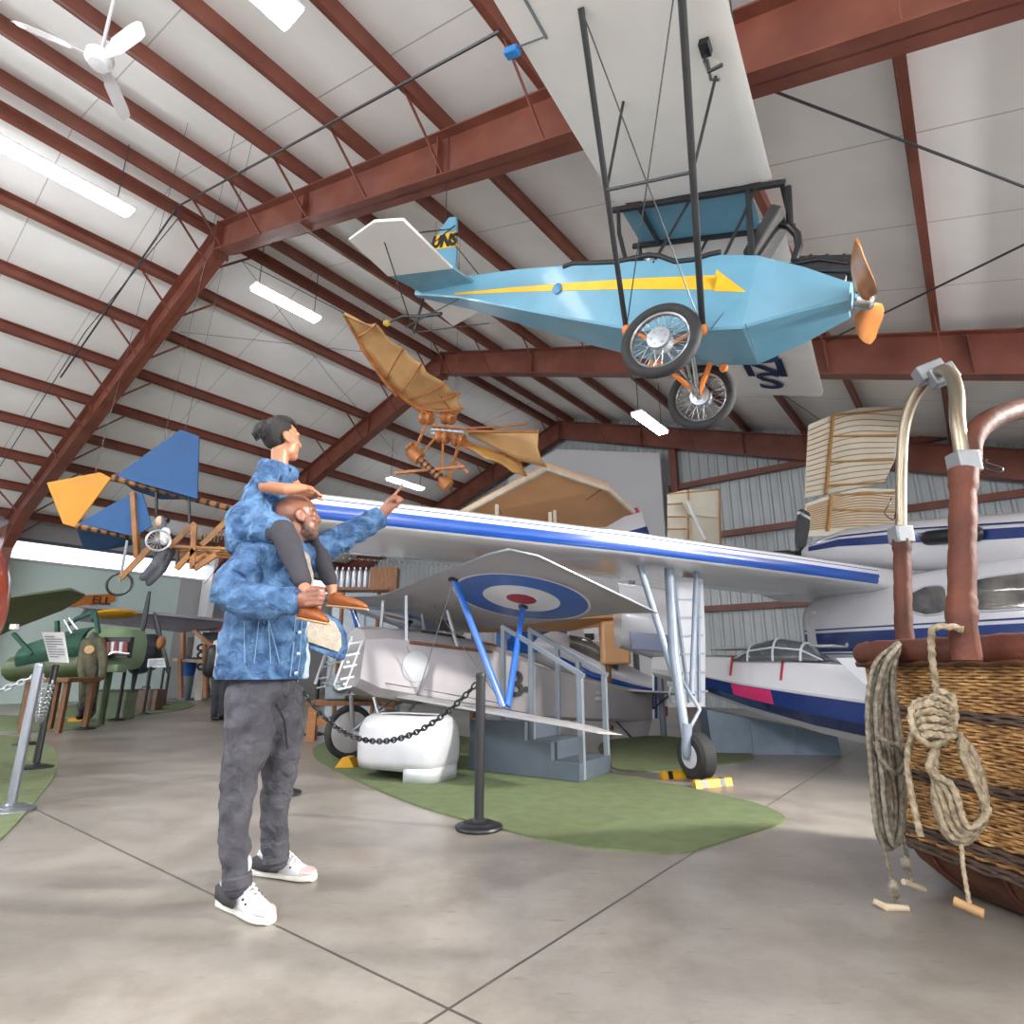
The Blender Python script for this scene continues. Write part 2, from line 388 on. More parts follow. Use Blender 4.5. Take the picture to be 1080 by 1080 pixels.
# ceiling lights
m_tube = mat('lit fluorescent tube', 'f8fbff', 0.4, emis=20)
m_fill_tube = mat('added fill tube', 'f8fbff', 0.4, emis=140)
def light(px, py, ln_, drop, label, wd=0.28):
    p = at_roof(px, py, drop)
    d = W(0, 1, 0); s = W(1, 0, 0)
    t = thing('ceiling_light', label, 'light', p, 'hanging fluorescent fittings')
    M().box(p + V((0, 0, 0.03)), (ln_, wd, 0.04), d, s).build('housing', m_white, t, smooth=None, bevel=0.005)
    m = M()
    M().box(p - V((0, 0, 0.02)), (ln_ * 0.97, wd * 0.9, 0.07), d, s).build('lit_tube', m_tube, t, smooth=None, bevel=0.02)
    for e in (-1, 1):
        h = M()
        q = p + d * (e * ln_ * 0.42) + V((0, 0, 0.05)); u, v = uvof(q)
        h.cyl(q, V((q.x, q.y, deck_z(u))), 0.008, 6)
        h.build('hanger', m_wire, t)
light(18, 160, 3.0, 1.2, 'long lit tube light at the upper left, left of the white ceiling fan')
light(303, 320, 1.5, 1.2, 'lit tube light hanging just right of where the nearest rafters meet')
light(686, 446, 1.5, 1.3, 'lit tube light seen just below the far spoked wheel of the blue aeroplane')
light(428, 510, 1.5, 1.4, 'lit tube light seen just above the pointing finger of the man')
light(222, -62, 1.5, 0.9, 'lit tube light cut by the top edge of the picture, right of the ceiling fan')
for u, v in ((-4, -3.5), (-9, -4.5), (-15, -3.5), (1.5, -2.5), (6, -1.5), (5.5, 7)):  # unseen tubes added to brighten the ceiling and the right side
    p = W(u, v, deck_z(u) - 1.3)
    t = thing('ceiling_light', 'unseen tube light added to brighten the hall', 'light', p, 'added fluorescent fittings out of view')
    M().box(p - V((0, 0, 0.02)), (2.4, 0.26, 0.07), W(0, 1, 0), W(1, 0, 0)).build('lit_tube', m_fill_tube, t, smooth=None)
# ceiling fan
p = at_roof(105, 62, 1.0); u, v = uvof(p)
t = thing('ceiling_fan', 'white three-bladed ceiling fan hanging from the roof at the upper left', 'fan', p)
m = M().lathe([(0.02, -0.1), (0.09, -0.09), (0.13, -0.04), (0.13, 0.04), (0.08, 0.08), (0.03, 0.1)], p); m.build('motor', m_white, t)
M().cyl(p + V((0, 0, 0.08)), V((p.x, p.y, deck_z(u))), 0.018, 8).build('down_rod', m_white, t)
for tip in ((48, 38), (138, 38), (125, 108)):
    r = ray(*tip); q = V((0, 0, CAM_H)) + r * ((p.z - CAM_H) / r.z); d = (q - p).normalized(); s = d.cross(V((0, 0, 1)))
    L_ = 0.72
    m = M(); rings = []
    for a, w in ((0.1, 0.025), (0.22, 0.04), (0.3, 0.062), (0.62, 0.062), (0.7, 0.05), (0.73, 0.02)):
        rings.append([p + d * a + s * w + V((0, 0, 0.03)), p + d * a + s * w + V((0, 0, 0.04)), p + d * a - s * w + V((0, 0, -0.02)), p + d * a - s * w + V((0, 0, -0.03))])
    m.loft(rings).build('blade', m_white, t)
# carpets
mg = mat('green carpet', '636f49', 0.95, 0, 0.1, 8, bump=0.3, bscale=400)
mg2 = mat('light green carpet', '6f7b55', 0.95, 0, 0.1, 8, bump=0.3, bscale=400)
def carpet(pts, label, mt):
    P = [fl(*q) for q in pts]
    # rounded outline by Chaikin cutting
    for _ in range(2):
        Q = []
        for a, b_ in zip(P, P[1:] + P[:1]): Q += [a * 0.8 + b_ * 0.2, a * 0.2 + b_ * 0.8]
        P = Q
    M().prism(P, (0, 0, 0.012)).build('carpet', mt, smooth=None, thing=(label, 'carpet'), group='green exhibit carpets')
carpet([(330, 785), (330, 803), (430, 848), (505, 870), (600, 893), (715, 904), (765, 888), (838, 866), (800, 848), (700, 826), (610, 812), (560, 790), (420, 765)], 'big green carpet under the grey biplane and the white cowling', mg)
carpet([(628, 782), (640, 813), (700, 815), (798, 802), (790, 793), (700, 775)], 'smaller green carpet behind the tail of the grey biplane', mg)
carpet([(-80, 775), (30, 776), (60, 790), (62, 815), (20, 868), (-30, 915), (-160, 915)], 'green carpet at the left edge under the nearest black sign post', mg2)
carpet([(-60, 752), (60, 757), (108, 762), (104, 767), (60, 772), (20, 772), (-60, 770)], 'green carpet under the brown wooden table at the left', mg2)
carpet([(60, 744), (150, 739), (212, 742), (190, 750), (130, 757), (60, 758)], 'farthest green carpet at the left, under the brown suitcase', mg2)
# ================================================================ BLUE AEROPLANE HANGING FROM THE ROOF
O = V((1.562, 4.161, 5.007)); Fv = V((.8089, -.5109, -.2910)).normalized(); Sv = V((.5358, .8443, .0069)).normalized(); Nv = Fv.cross(Sv); 
if Nv.z < 0: Nv = -Nv
def A(f, s, n): return O + Fv * f + Sv * s + Nv * n
m_blue = mat('sky blue enamel', '659db6', .34, 0, .05, 3, coat=.2)
m_fabric = mat('white doped fabric', 'e4e3e0', 0.4, 0, 0.03, 2)
m_arrow = mat('yellow trim paint', 'f2bd1e', 0.4)
m_orange = mat('orange paint', 'e0813a', 0.4)
m_strut = mat('black enamelled tube', '26282b', 0.3, 0, 0.08)
m_leather_b = mat('black padding', '202022', 0.6)
T = thing('hanging_aeroplane', 'sky blue high-winged aeroplane with a yellow arrow along its side, hung from the roof', 'aeroplane', A(0.3, 0, -1.95))
def airfoil(s, f0, f1, n0, th, k=9):
    top, bot = [], []
    for i in range(k + 1):
        x = (1 - math.cos(PI * i / k)) / 2
        y = 5 * (0.2969 * math.sqrt(x) - 0.126 * x - 0.3516 * x * x + 0.2843 * x ** 3 - 0.1036 * x ** 4)
        top.append(A(f1 + (f0 - f1) * x, s, n0 + th * (y * 0.85))); bot.append(A(f1 + (f0 - f1) * x, s, n0 - th * y * 0.25))
    return top + bot[-2:0:-1]
w = M().loft([airfoil(-0.06, -0.68, 0.68, -0.04, 0.16), airfoil(-3.7, -0.68, 0.68, -0.04, 0.16), airfoil(-3.9, -0.5, 0.6, 0.0, 0.06)]).build('near_wing', m_fabric, T)
m = M().box(A(-0.47, -2.9, -0.052), (0.02, 2.3, 0.006), Fv, Sv, Nv); m.box(A(-0.47, -1.75, -0.05), (0.012, 0.012, 0.01), Fv, Sv, Nv)
m.box(A(-0.58, -1.76, -0.045), (0.22, 0.012, 0.006), Fv, Sv, Nv); m.build('aileron_gap', m_grey, w)
M().box(A(-0.75, -1.75, -0.06), (0.11, 0.07, 0.05), Fv, Sv, Nv).build('blue_tape', mat('blue masking tape', '2a7fc9', 0.6), w, bevel=0.01)
m = M().tube([A(.5, -1.33, -.05), A(.5, -1.33, -.14), A(.53, -1.3, -.2), A(.62, -1.32, -.2)], .012, 8); m.box(A(.5, -1.36, -.07), (.06, .1, .06), Fv, Sv, Nv); m.tube([A(.5, -1.3, -.1), A(.52, -1.22, -.18), A(.58, -1.22, -.2)], .01, 8); m.build('pitot_tube', m_black, w)
fw = M().loft([airfoil(0.52, -0.68, 0.68, -0.04, 0.16), airfoil(4.4, -0.62, 0.66, -0.04, 0.16), airfoil(4.62, -0.45, 0.6, -0.02, 0.05)]).build('far_wing', m_fabric, T)
m = M()
for ch_, sc_ in (('S', 3.97), ('N', 3.53), ('U', 3.09)): m.text(ch_, .78, A(.02, sc_, -0.083), Fv, Sv if False else (Nv.cross(Fv) * -1), .004, bold=.012); m.build('registration_letters', m_navy, fw, smooth=None)
cs = M().loft([airfoil(0.0, -0.66, 0.5, -0.05, 0.12), airfoil(0.52, -0.66, 0.5, -0.05, 0.12)]).build('centre_section', m_blue, T)
# fuselage
st = [(-3.08,.035,.03,-.64,-.74,-.76), (-2.3,.13,.12,-.66,-.88,-.90), (-1.5,.21,.2,-.70,-1.08,-1.1), (-.77,.27,.26,-.76,-1.26,-1.28), (-.1,.31,.3,-.82,-1.41,-1.43),
      (.42,.32,.31,-.83,-1.44,-1.46), (.78,.32,.31,-.88,-1.43,-1.45), (1.1,.25,.24,-.96,-1.29,-1.31), (1.4,.15,.13,-1.05,-1.14,-1.17)]
rings = [[A(f, -wd, t), A(f, -wd, fo), A(f, -wb, bo), A(f, wb, bo), A(f, wd, fo), A(f, wd, t), A(f, wd * .5, t + .045), A(f, -wd * .5, t + .045)] for f, wd, wb, t, fo, bo in st]
fu = M().loft(rings).build('fuselage', m_blue, T, smooth=12)
def side(f):      # half width at station f
    for a, b_ in zip(st, st[1:]):
        if a[0] <= f <= b_[0]: return a[1] + (b_[1] - a[1]) * (f - a[0]) / (b_[0] - a[0])
    return st[-1][1]
for sg in (-1, 1):
    m = M(); P = []
    def q(f, n): return A(f, sg * (side(f) + 0.004), n)
    fs = [-2.35, -1.5, -.77, -.1, .42, .52]
    up = [q(f, -.85 - .078 * (f + 2.35) + .008 + .018 * (f + 2.35)) for f in fs]; lo = [q(f, -.85 - .078 * (f + 2.35) - .014 - .016 * (f + 2.35)) for f in fs]
    m.loft([up, lo], cap=False, ringclosed=False)
    m.add([q(.5, -.965), q(.76, -1.17), q(.52, -1.145), q(.42, -1.03), q(.5, -1.035)], [(0, 1, 2, 3, 4)])
    m.build('yellow_arrow', m_arrow, fu, smooth=None)
    m = M(); m.tube([A(f, sg * (side(f) + .0), n) for f, n in ((-.95, -.76), (-.85, -.74), (-.6, -.77), (-.4, -.79), (-.1, -.77), (.0, -.79), (.15, -.86), (.3, -.86), (.42, -.83), (.5, -.82))], .022, 8)
    m.build('cockpit_padding', m_leather_b, fu)
m = M().lathe([(.045, 0), (.05, .012), (.03, .016)], A(-.95, -.262, -.98), -Sv, 20); m.build('round_badge', mat('badge blue', '3f7fa8', 0.3), fu)
m = M()
m.cyl(A(.84, -.3, -.9), A(.56, -.322, -1.45), .004, 6); m.cyl(A(.8, -.325, -1.42), A(.9, -.2, -1.62), .003, 5); m.build('panel_seam', m_wire, fu)
M().cyl(A(-.46, -.1, -.9), A(-.2, -.1, -.76), .14, 16).build('cockpit_seat', m_leather_b, fu)
# windscreen
M().prism([A(-.3, -.12, -.78), A(-.12, -.16, -.78), A(-.18, -.14, -.62), A(-.27, -.1, -.62)], Sv * .004).build('windscreen', mat('clear celluloid', 'e8f0f2', .05, trans=.9), fu)
# cabane and root frame
for sg, s0 in ((-1, -.03), (1, .54)):
    m = M(); m.bar(A(-.74, s0, -.075), A(.78, s0, -.075), .035, .045, Nv); m.build('root_bar', m_strut, T)
    sf = sg * .3
    for (f0, f1, n1) in ((.02, -.05, -.85), (.5, .74, -.9), (.56, .52, -.88)):
        M().tube([A(f0, s0, -.09), A(f1 if f0 < .3 else f1, sf, n1)], .024, 8, flat=.55).build('cabane_strut', m_strut, T)
    M().tube([A(-.66, s0, -.09), A(-.45, sf * .9, -.5), A(-.3, sf, -.8)], .018, 8).build('cabane_strut', m_strut, T)
for f in (-.45, .76):
    M().bar(A(f, -.03, -.09), A(f, .54, -.09), .03, .03, Nv).build('cross_bar', m_strut, T)
# lift struts
for sg in (-1, 1):
    s1 = -1.86 if sg < 0 else 2.1
    R0, R1 = A(-.13, sg * .33, -1.44), A(-.15, s1, -.06)
    F0, F1 = A(.5, sg * .33, -1.46), A(.5, s1 - .06 * sg * -1, -.06)
    M().tube([R0, R1], .021, 10, flat=.6).build('lift_strut', m_strut, T)
    M().tube([F0, F1], .024, 10, flat=.6).build('lift_strut', m_strut, T)
    a, b_ = R0.lerp(R1, .5), F0.lerp(F1, .5)
    M().cyl(a, b_, .012, 8).build('jury_strut', m_strut, T)
    M().cyl(a, A(-.17, (s1) * .6, -.05), .011, 8).build('jury_strut', m_strut, T)
    M().cyl(b_, A(.5, (s1) * .6, -.05), .011, 8).build('jury_strut', m_strut, T)
    M().cyl(R1, F0, .005, 6).build('bracing_wire', m_wire, T); M().cyl(F1, R0, .005, 6).build('bracing_wire', m_wire, T)
    M().ell(R0, (.035, .05, .05)).build('strut_fitting', m_orange, T); M().ell(F0, (.035, .05, .05)).build('strut_fitting', m_orange, T)
# engine
m = M(); m.box(A(1.2, 0, -.83), (.4, .14, .14), (Fv + Nv * -.08).normalized(), Sv, (Nv + Fv * .08).normalized()); m.box(A(1.1, 0, -.93), (.5, .1, .14), Fv, Sv, Nv); eng = m.build('engine_block', m_black, T, bevel=.015)
m = M(); m.box(A(.72, 0, -.55), (.1, .32, .42), (Fv - Nv * .35).normalized(), Sv, (Nv + Fv * .35).normalized()); rad = m.build('radiator', mat('black radiator core', '2d2c2d', .6, bump=.4, bscale=150), T, bevel=.02)
m = M().tube([A(.78, -.02, -.42), A(.88, -.02, -.46), A(.95, -.02, -.54), A(.98, -.02, -.64), A(.97, -.02, -.76)], .03, 10); m.build('water_pipe', m_black, T)
m = M()
for i in range(7): m.cyl(A(1.03 + .055 * i, (-.05 if i % 2 else .04), -.78 - .005 * i), A(1.03 + .055 * i, (-.05 if i % 2 else .04), -.735 - .005 * i), .012, 8)
m.tube([A(.95, -.075, -.82), A(1.15, -.08, -.8), A(1.35, -.075, -.85)], .012, 6); m.build('spark_plug', m_black, eng)
m = M().tube([A(.8, 0, -.1), A(.88, 0, -.45)], .028, 8); m.build('exhaust_pipe', m_black, T)
# propeller
hub = A(1.5, 0, -1.1); m = M(); rings = []
m_prop = mat('orange varnished propeller', 'c9803f', .35, 0, .2, 3, coat=.15, stretch=(1, 1, 6))
pd = (Sv * .985 + Nv * .12).normalized()
for i in range(-9, 10):
    x = i / 9; r_ = abs(x); ch = .035 + .075 * math.sin(PI * min(1, r_ * 1.02)) ** .7 * (1 if r_ > .1 else .5); tw = (1.2 - .75 * r_) * (1 if x > 0 else -1)
    cdir = (Nv * (1 if x >= 0 else 1) * math.cos(tw) + Fv * math.sin(tw)); td = cdir.cross(pd).normalized()
    if r_ < .12: ch = .045
    th = .03 * (1 - .75 * r_); c_ = hub + pd * (x * .86)
    rings.append([c_ + cdir * (ch * math.cos(2 * PI * j / 10)) + td * (th * math.sin(2 * PI * j / 10)) for j in range(10)])
pr = m.loft(rings).build('propeller', m_prop, T)
M().lathe([(.06, -.07), (.07, -.03), (.07, .03), (.05, .05)], hub, Fv, 16).build('propeller_hub', m_chrome, pr)
# wheels
m_rim = mat('steel rim', 'a9adb2', .25, .9, .04)
def spoked(c, ax, R_, par, th=.042, name='wheel'):
    ax = ax.normalized()
    w = M().torus(c, ax, R_, th, 44, 12).build(name, m_rubber, par)
    M().torus(c, ax, R_ - th * .95, .016, 40, 8, sx=1.6).build('rim', m_rim, w)
    d, s, n = basis(ax); m = M()
    for i in range(36):
        a = 2 * PI * i / 36; b_ = a + (.5 if i % 2 else -.5); o = (s * math.cos(a) + n * math.sin(a)); o2 = (s * math.cos(b_) + n * math.sin(b_))
        m.cyl(c + o * (R_ - th * 1.1), c + o2 * .065 + ax * (.035 if i % 4 < 2 else -.035), .0028, 5)
    m.build('spoke', m_chrome, w)
    h = M().lathe([(.03, -.06), (.085, -.055), (.09, -.03), (.06, 0), (.09, .03), (.085, .055), (.05, .06), (.03, .085)], c, ax, 24)
    for i in range(6):
        o = (s * math.cos(i * PI / 3) + n * math.sin(i * PI / 3)) * .055
        h.cyl(c + o - ax * .066, c + o + ax * .066, .009, 8)
    h.build('hub', m_alu, w)
    return w
for sg in (-1, 1):
    c_ = A(.288, sg * .56, -1.654)
    spoked(c_, (Sv + Nv * .06 * sg) * 1, .262, T)
    for f in (-.1, .52):
        M().tube([A(f * .8, sg * .25, -1.43), A(.288, sg * .47, -1.66)], .026, 8, flat=.7).build('orange_leg', m_orange, T)
    M().tube([A(.3, sg * .1, -1.45), A(.288, sg * .5, -1.68)], .022, 10).build('shock_strut', m_chrome, T)
    M().tube([A(.24, sg * .1, -1.45), A(.25, sg * .48, -1.66)], .018, 10).build('shock_strut', m_chrome, T)
M().cyl(A(.288, -.56, -1.654), A(.288, .56, -1.654), .016, 10).build('axle', m_chrome, T)
# tail
fin = [A(-3.0, 0, -.6), A(-3.02, 0, -.25), A(-2.98, 0, .05), A(-2.88, 0, .2), A(-2.77, 0, .19), A(-2.66, 0, -.1), A(-2.52, 0, -.62)]
fi = M().prism([p - Sv * .018 for p in fin], Sv * .036).build('fin', m_blue, T, bevel=.008)
m = M().prism([A(-3.024, -.021, -.2), A(-3.024, -.021, -.02), A(-2.70, -.021, .0), A(-2.63, -.021, -.2)], Sv * .042); m.build('yellow_band', m_arrow, fi, smooth=None)
M().text('UNS', .2, A(-2.84, -.024, -.115), Fv, Nv, .003, bold=.012).build('tail_letters', m_black, fi, smooth=None)
for sg in (-1, 1):
    pts = [(-3.02, 1.08), (-2.46, 1.25), (-2.12, 1.2), (-2.17, .42), (-3.12, .42)] if sg < 0 else [(-3.12, .74), (-2.55, .48), (-2.3, .34), (-2.3, .1), (-3.05, .05)]
    M().prism([A(f, sg * s, -.76) for f, s in pts], Nv * .03).build('elevator', m_fabric, T, bevel=.008)
    if sg < 0: M().prism([A(f, sg * s, -.755) for f, s in [(-3.1, .42), (-2.17, .42), (-2.1, .14), (-2.95, .05)]], Nv * .02).build('stabiliser_root', mat('shaded blue enamel', '6d9db3', .35), T)
for p, q in (((-2.6, -1.0, -.74), (-2.95, -.02, -1.2)), ((-2.6, -.6, -.74), (-2.75, 0, .1)), ((-3.0, -.1, -1.2), (-2.3, -.1, -.9)), ((-2.5, -1.0, -.73), (-2.8, 0, .05)), ((-2.95, .02, -1.2), (-2.5, .7, -.76)), ((-2.75, 0, -.1), (-2.1, -.12, -.64))):
    M().cyl(A(*p), A(*q), .007, 6).build('tail_wire', m_wire, T)
M().cyl(A(-2.95, 0, -.8), A(-2.95, 0, -1.22), .015, 8).build('tail_post', m_strut, T)
M().tube([A(-2.6, 0, -1.0), A(-2.9, 0, -1.02), A(-3.2, 0, -1.0), A(-3.45, 0, -1.08)], [.02, .022, .018, .012], 8).build('tail_skid', m_strut, T)
M().ell(A(-3.45, 0, -1.08), (.05, .04, .04)).build('rope_lashing', mat('straw rope', 'b59a45', .9), T)
# hanging cables of the aeroplane
for f, s in ((-2.9, 0), (.6, -.9), (.3, 1.2)):
    a = A(f, s, .05); u, v = uvof(a); M().cyl(a, V((a.x, a.y, deck_z(u))), .006, 6).build('hanging_cable', m_wire, T)
# ================================================================ PEOPLE
m_skin = mat('dark brown skin', '8f5f4a', .42, 0, .08, 8, bump=.05, bscale=120, col2='7a4e3c')
m_skin2 = mat('warm brown skin', 'b97f60', .42, 0, .08, 8, col2='a66e50')
m_denim = mat('washed blue denim', '557aa0', .85, 0, .3, 11, bump=1.0, bscale=13, col2='203f66', bdist=.05, nd=.9)
m_denim2 = mat('light blue denim', '6086ad', .85, 0, .3, 12, bump=1.0, bscale=15, col2='284a73', bdist=.05, nd=.9)
m_seam = mat('pale denim seam', '7395b5', .85)
m_jean = mat('charcoal jeans', '4b4a50', .9, 0, .3, 9, bump=.8, bscale=15, col2='37363b', bdist=.03, nd=.6)
m_legging = mat('dark grey leggings', '37353c', .8, 0, .1)
m_fleece = mat('cream fleece', 'b5ab9b', .95, 0, .1, 25, bump=.6, bscale=120)
m_tee = mat('pale blue tee', 'a9b9cf', .85, 0, .05)
m_hair = mat('black hair', '1e1a1a', .6, 0, .2, 30, bump=.5, bscale=160)
m_beard = mat('short grey beard', '6a4f44', .8, 0, .2, 60, bump=.4, bscale=300)
m_sneak = mat('white leather', 'c9c8cb', .5, 0, .05); m_lace = mat('white laces', 'ececec', .7)
m_sole = mat('off white sole', 'd8d3c8', .6)
m_sw = mat('charcoal suede', '38373b', .8)
m_pink = mat('pink toe cap', 'c6b2b2', .6)
m_tan = mat('tan leather', '9c5425', .4, 0, .1)
m_eye = mat('eye white', 'a8988c', .3); m_iris = mat('dark iris', '2a1a14', .2)
_tex = bpy.data.textures.new('cloth folds', 'CLOUDS'); _tex.noise_scale = 0.075; _tex.noise_depth = 2
_tex2 = bpy.data.textures.new('small cloth folds', 'CLOUDS'); _tex2.noise_scale = 0.05; _tex2.noise_depth = 1
def folds(ob, s=.03, tx=None):
    md = ob.modifiers.new('folds', 'DISPLACE'); md.texture = tx or _tex; md.strength = s; md.mid_level = .5; md.texture_coords = 'LOCAL'
    sm = ob.modifiers.new('soften', 'SMOOTH'); sm.factor = .5; sm.iterations = 2
    return ob
def frame(fw, up=V((0, 0, 1))):
    fw = V(fw).normalized(); l = fw.cross(up).normalized(); u = l.cross(fw).normalized(); return fw, l, u     # forward, right, up
def head(m, c, fw, up, s=1.0, kid=False):
    f, l, u = frame(fw, up)
    def q(a, b_, d): return c + (f * a + l * b_ + u * d) * s
    def E(a, b_, d, rx, ry, rz): m.ell(q(a, b_, d), (rx * s, ry * s, rz * s), f, l, u)
    E(-.005, 0, .035, .1, .078, .092); E(-.03, 0, .03, .083, .079, .085)
    E(.03, 0, -.04, .066, .062, .085); E(.058, 0, -.098, .032, .034, .027); E(.02, 0, -.075, .06, .058, .045)
    for sg in (-1, 1):
        m.capsule([q(.083, sg * .012, .036), q(.072, sg * .048, .034)], [.017 * s, .014 * s], 10)
        E(.055, sg * .043, -.022, .03, .022, .024)
        E(-.008, sg * .079, -.012, .024, .012, .034); m.torus(q(-.01, sg * .084, -.008), l + f * .25 * sg, .024 * s, .008 * s, 18, 8)
        m.ell(q(-.002, sg * .082, -.036), (.012 * s, .009 * s, .012 * s))
    m.capsule([q(.088, 0, .03), q(.106, 0, -.022)], [.011 * s, .017 * s], 10)
    for sg in (-1, 1): E(.093, sg * .014, -.026, .016, .012, .012)
    m.capsule([q(.078, -.024, -.058), q(.092, 0, -.055), q(.078, .024, -.058)], [.007 * s, .011 * s, .007 * s], 8)
    m.capsule([q(.074, -.022, -.072), q(.09, 0, -.072), q(.074, .022, -.072)], [.007 * s, .012 * s, .007 * s], 8)
    return f, l, u, q
def finger(m, pts, r0, r1): m.capsule(pts, [r0 + (r1 - r0) * i / (len(pts) - 1) for i in range(len(pts))], 10)
def eyes(q, s, par):
    for sg in (-1, 1):
        e = M().ell(q(.071, sg * .031, .008), (.012 * s,) * 3).build('eye', m_eye, par)
        M().ell(q(.079, sg * .031, .008), (.0055 * s, .0065 * s, .0065 * s)).build('iris', m_iris, e)
# ---- the man
Yc = 2.95
man = thing('person', 'bald bearded man in denim jacket and charcoal jeans standing and pointing, child on his shoulders', 'person', V((-1.12, 2.95, 0)))
b = M()
hc = at(314, 546, 2.95)
f, l, u, q = head(b, hc, (.8, .56, .2), V((-.12, 0, 1)), 1.0)
qm = q
neck = at(302, 580, 2.95)
b.capsule([q(-.02, 0, -.06), neck + V((0, 0, 0)), at(296, 600, 2.95)], [.062, .064, .08])
chest = at(292, 612, 2.95); pel = at(276, 712, 2.95)
b.capsule([at(294, 598, 2.95), chest, at(283, 660, 2.95), pel], [.1, .13, .13, .14], 16)
shR, elR, wrR = at(276, 588, 2.77), at(242, 622, 2.66), at(314, 634, 2.62)
shL, elL, wrL = at(322, 586, 3.14), at(360, 565, 3.24), at(402, 543, 3.32)
b.capsule([at(294, 596, 2.95), shR, elR, wrR], [.07, .06, .045, .032]); b.capsule([at(300, 594, 2.97), shL, elL, wrL], [.07, .06, .045, .03])
hipR, knR, anR = at(270, 728, 2.87), at(252, 824, 2.83), at(250, 935, 2.79)
hipL, knL, anL = at(292, 728, 3.04), at(294, 818, 3.06), at(291, 906, 3.12)
b.capsule([pel, hipR, knR, anR], [.10, .075, .038, .03]); b.capsule([pel, hipL, knL, anL], [.10, .075, .038, .03])
for a, toe in ((anR, fl(280, 970)), (anL, fl(325, 925))):
    b.capsule([a, V((a.x, a.y, .11)), V((a.x, a.y, .09)).lerp(V((toe.x, toe.y, .07)), .1)], [.03, .026, .02])
# near hand : a fist closed round the child's ankle
pc = at(323, 632, 2.60)
X_ = (at(335, 630, 2.60) - at(315, 632, 2.60)).normalized(); dn = V((0.1, 0.1, -1)).normalized(); aw = V((0, -1, 0))
b.capsule([wrR, pc + X_ * -.01], [.034, .038]); b.ell(pc + X_ * .015, (.05, .03, .042), X_, aw, V((0, 0, 1)))
for i, z in enumerate((.034, .013, -.008, -.028)):
    base = pc + X_ * (.03) + aw * .022 + V((0, 0, z)); L_ = (.85, 1, .95, .8)[i]
    k1 = base + X_ * .035 * L_ + aw * .004; k2 = k1 + X_ * .016 - aw * .026 * L_; k3 = k2 - X_ * .012 - aw * .024 * L_
    finger(b, [base - X_ * .02, k1, k2, k3], .0112, .009)
finger(b, [pc + V((0, 0, .03)), pc + X_ * .03 + V((0, .01, .05)), pc + X_ * .058 + V((0, .028, .045))], .014, .011)
# far hand : pointing with the forefinger
pl = at(411, 533, 3.33); hd = (at(416, 526, 3.34) - at(402, 543, 3.32)).normalized(); side_ = V((0, -1, 0)); n_ = hd.cross(side_).normalized()
if n_.z > 0: n_ = -n_
b.capsule([wrL, pl], [.031, .036]); b.ell(pl + hd * .02, (.048, .028, .04), hd, side_, n_)
fb = pl + hd * .055 - n_ * .02
finger(b, [pl - n_ * .018, fb, fb + hd * .035 + V((.012, 0, .012)), fb + hd * .07 + V((.018, 0, .03))], .0115, .0088)
for i, o in enumerate((.004, .02, .034)):
    base = pl + hd * .05 + n_ * o - side_ * .004; k1 = base + hd * .03 + n_ * .006 + side_ * .01; k2 = k1 + n_ * .004 + side_ * .03 - hd * .012; k3 = k2 - hd * .03
    finger(b, [base - hd * .03, k1, k2, k3], .0112, .009)
finger(b, [pl - n_ * .01 + side_ * .02, pl + hd * .03 + side_ * .04 + n_ * .0, pl + hd * .055 + side_ * .045 + n_ * .02], .0135, .010)
body = b.build('body', m_skin, man, remesh=.0058, relax=3)
eyes(q, 1.0, man)
m = M()
for sg in (-1, 1): m.capsule([q(.092, sg * .016, .042), q(.078, sg * .05, .044)], [.006, .005], 8)
m.build('eyebrow', m_hair, man)
m = M(); ff, ll, uu = frame((.8, .56, .2), V((-.12, 0, 1)))
m.ell(q(.05, 0, -.095), (.046, .046, .032), ff, ll, uu); m.ell(q(.02, 0, -.085), (.064, .0645, .036), ff, ll, uu)
for sg in (-1, 1): m.capsule([q(.005, sg * .066, -.03), q(.015, sg * .062, -.07), q(.04, sg * .048, -.095)], [.01, .016, .018], 10)
m.capsule([q(.085, -.025, -.056), q(.098, 0, -.046), q(.085, .025, -.056)], [.006, .008, .006], 8)
m.build('beard', m_beard, man, remesh=.006, relax=3)
# jacket
jf = V((.97, .22, 0)).normalized(); jl = V((.22, -.97, 0)).normalized()
def oval(c, a, bb, k=20, tilt=V((0, 0, 0))):
    return [c + jf * (a * math.cos(2 * PI * i / k)) + jl * (bb * math.sin(2 * PI * i / k)) + tilt * (a * math.cos(2 * PI * i / k)) for i in range(k)]
m = M()
m.loft([oval(at(px, py, 2.95), a, bb) for px, py, a, bb in ((274, 714, .198, .2), (277, 690, .2, .205), (281, 655, .192, .21), (286, 625, .186, .222), (291, 602, .18, .228), (293, 586, .158, .222), (294, 572, .12, .16), (296, 563, .09, .10))])
m.capsule([at(286, 592, 2.82), at(266, 590, 2.75), at(250, 612, 2.68), at(241, 625, 2.65), at(262, 634, 2.62), at(290, 634, 2.61), at(309, 634, 2.62)], [.085, .09, .092, .085, .085, .072, .06], 16)
m.capsule([at(305, 590, 3.1), at(325, 588, 3.16), at(350, 572, 3.22), at(376, 558, 3.28), at(397, 547, 3.315)], [.09, .09, .082, .072, .062], 16)
for a_, b__, r_, n__ in ((at(334, 583, 3.19), at(395, 548, 3.315), .078, 9), (at(285, 634, 2.612), at(303, 634, 2.618), .066, 3), (at(262, 598, 2.715), at(246, 618, 2.665), .09, 4)):
    for i_ in range(n__):
        c_ = a_.lerp(b__, (i_ + .5) / n__); ax = (b__ - a_).normalized() + V((.25 * math.sin(i_ * 2.1), .2 * math.cos(i_ * 1.7), .3 * math.sin(i_ * 3)));
        m.torus(c_, ax, r_ * (1 - .22 * i_ / n__) * .93, .013, 20, 6)
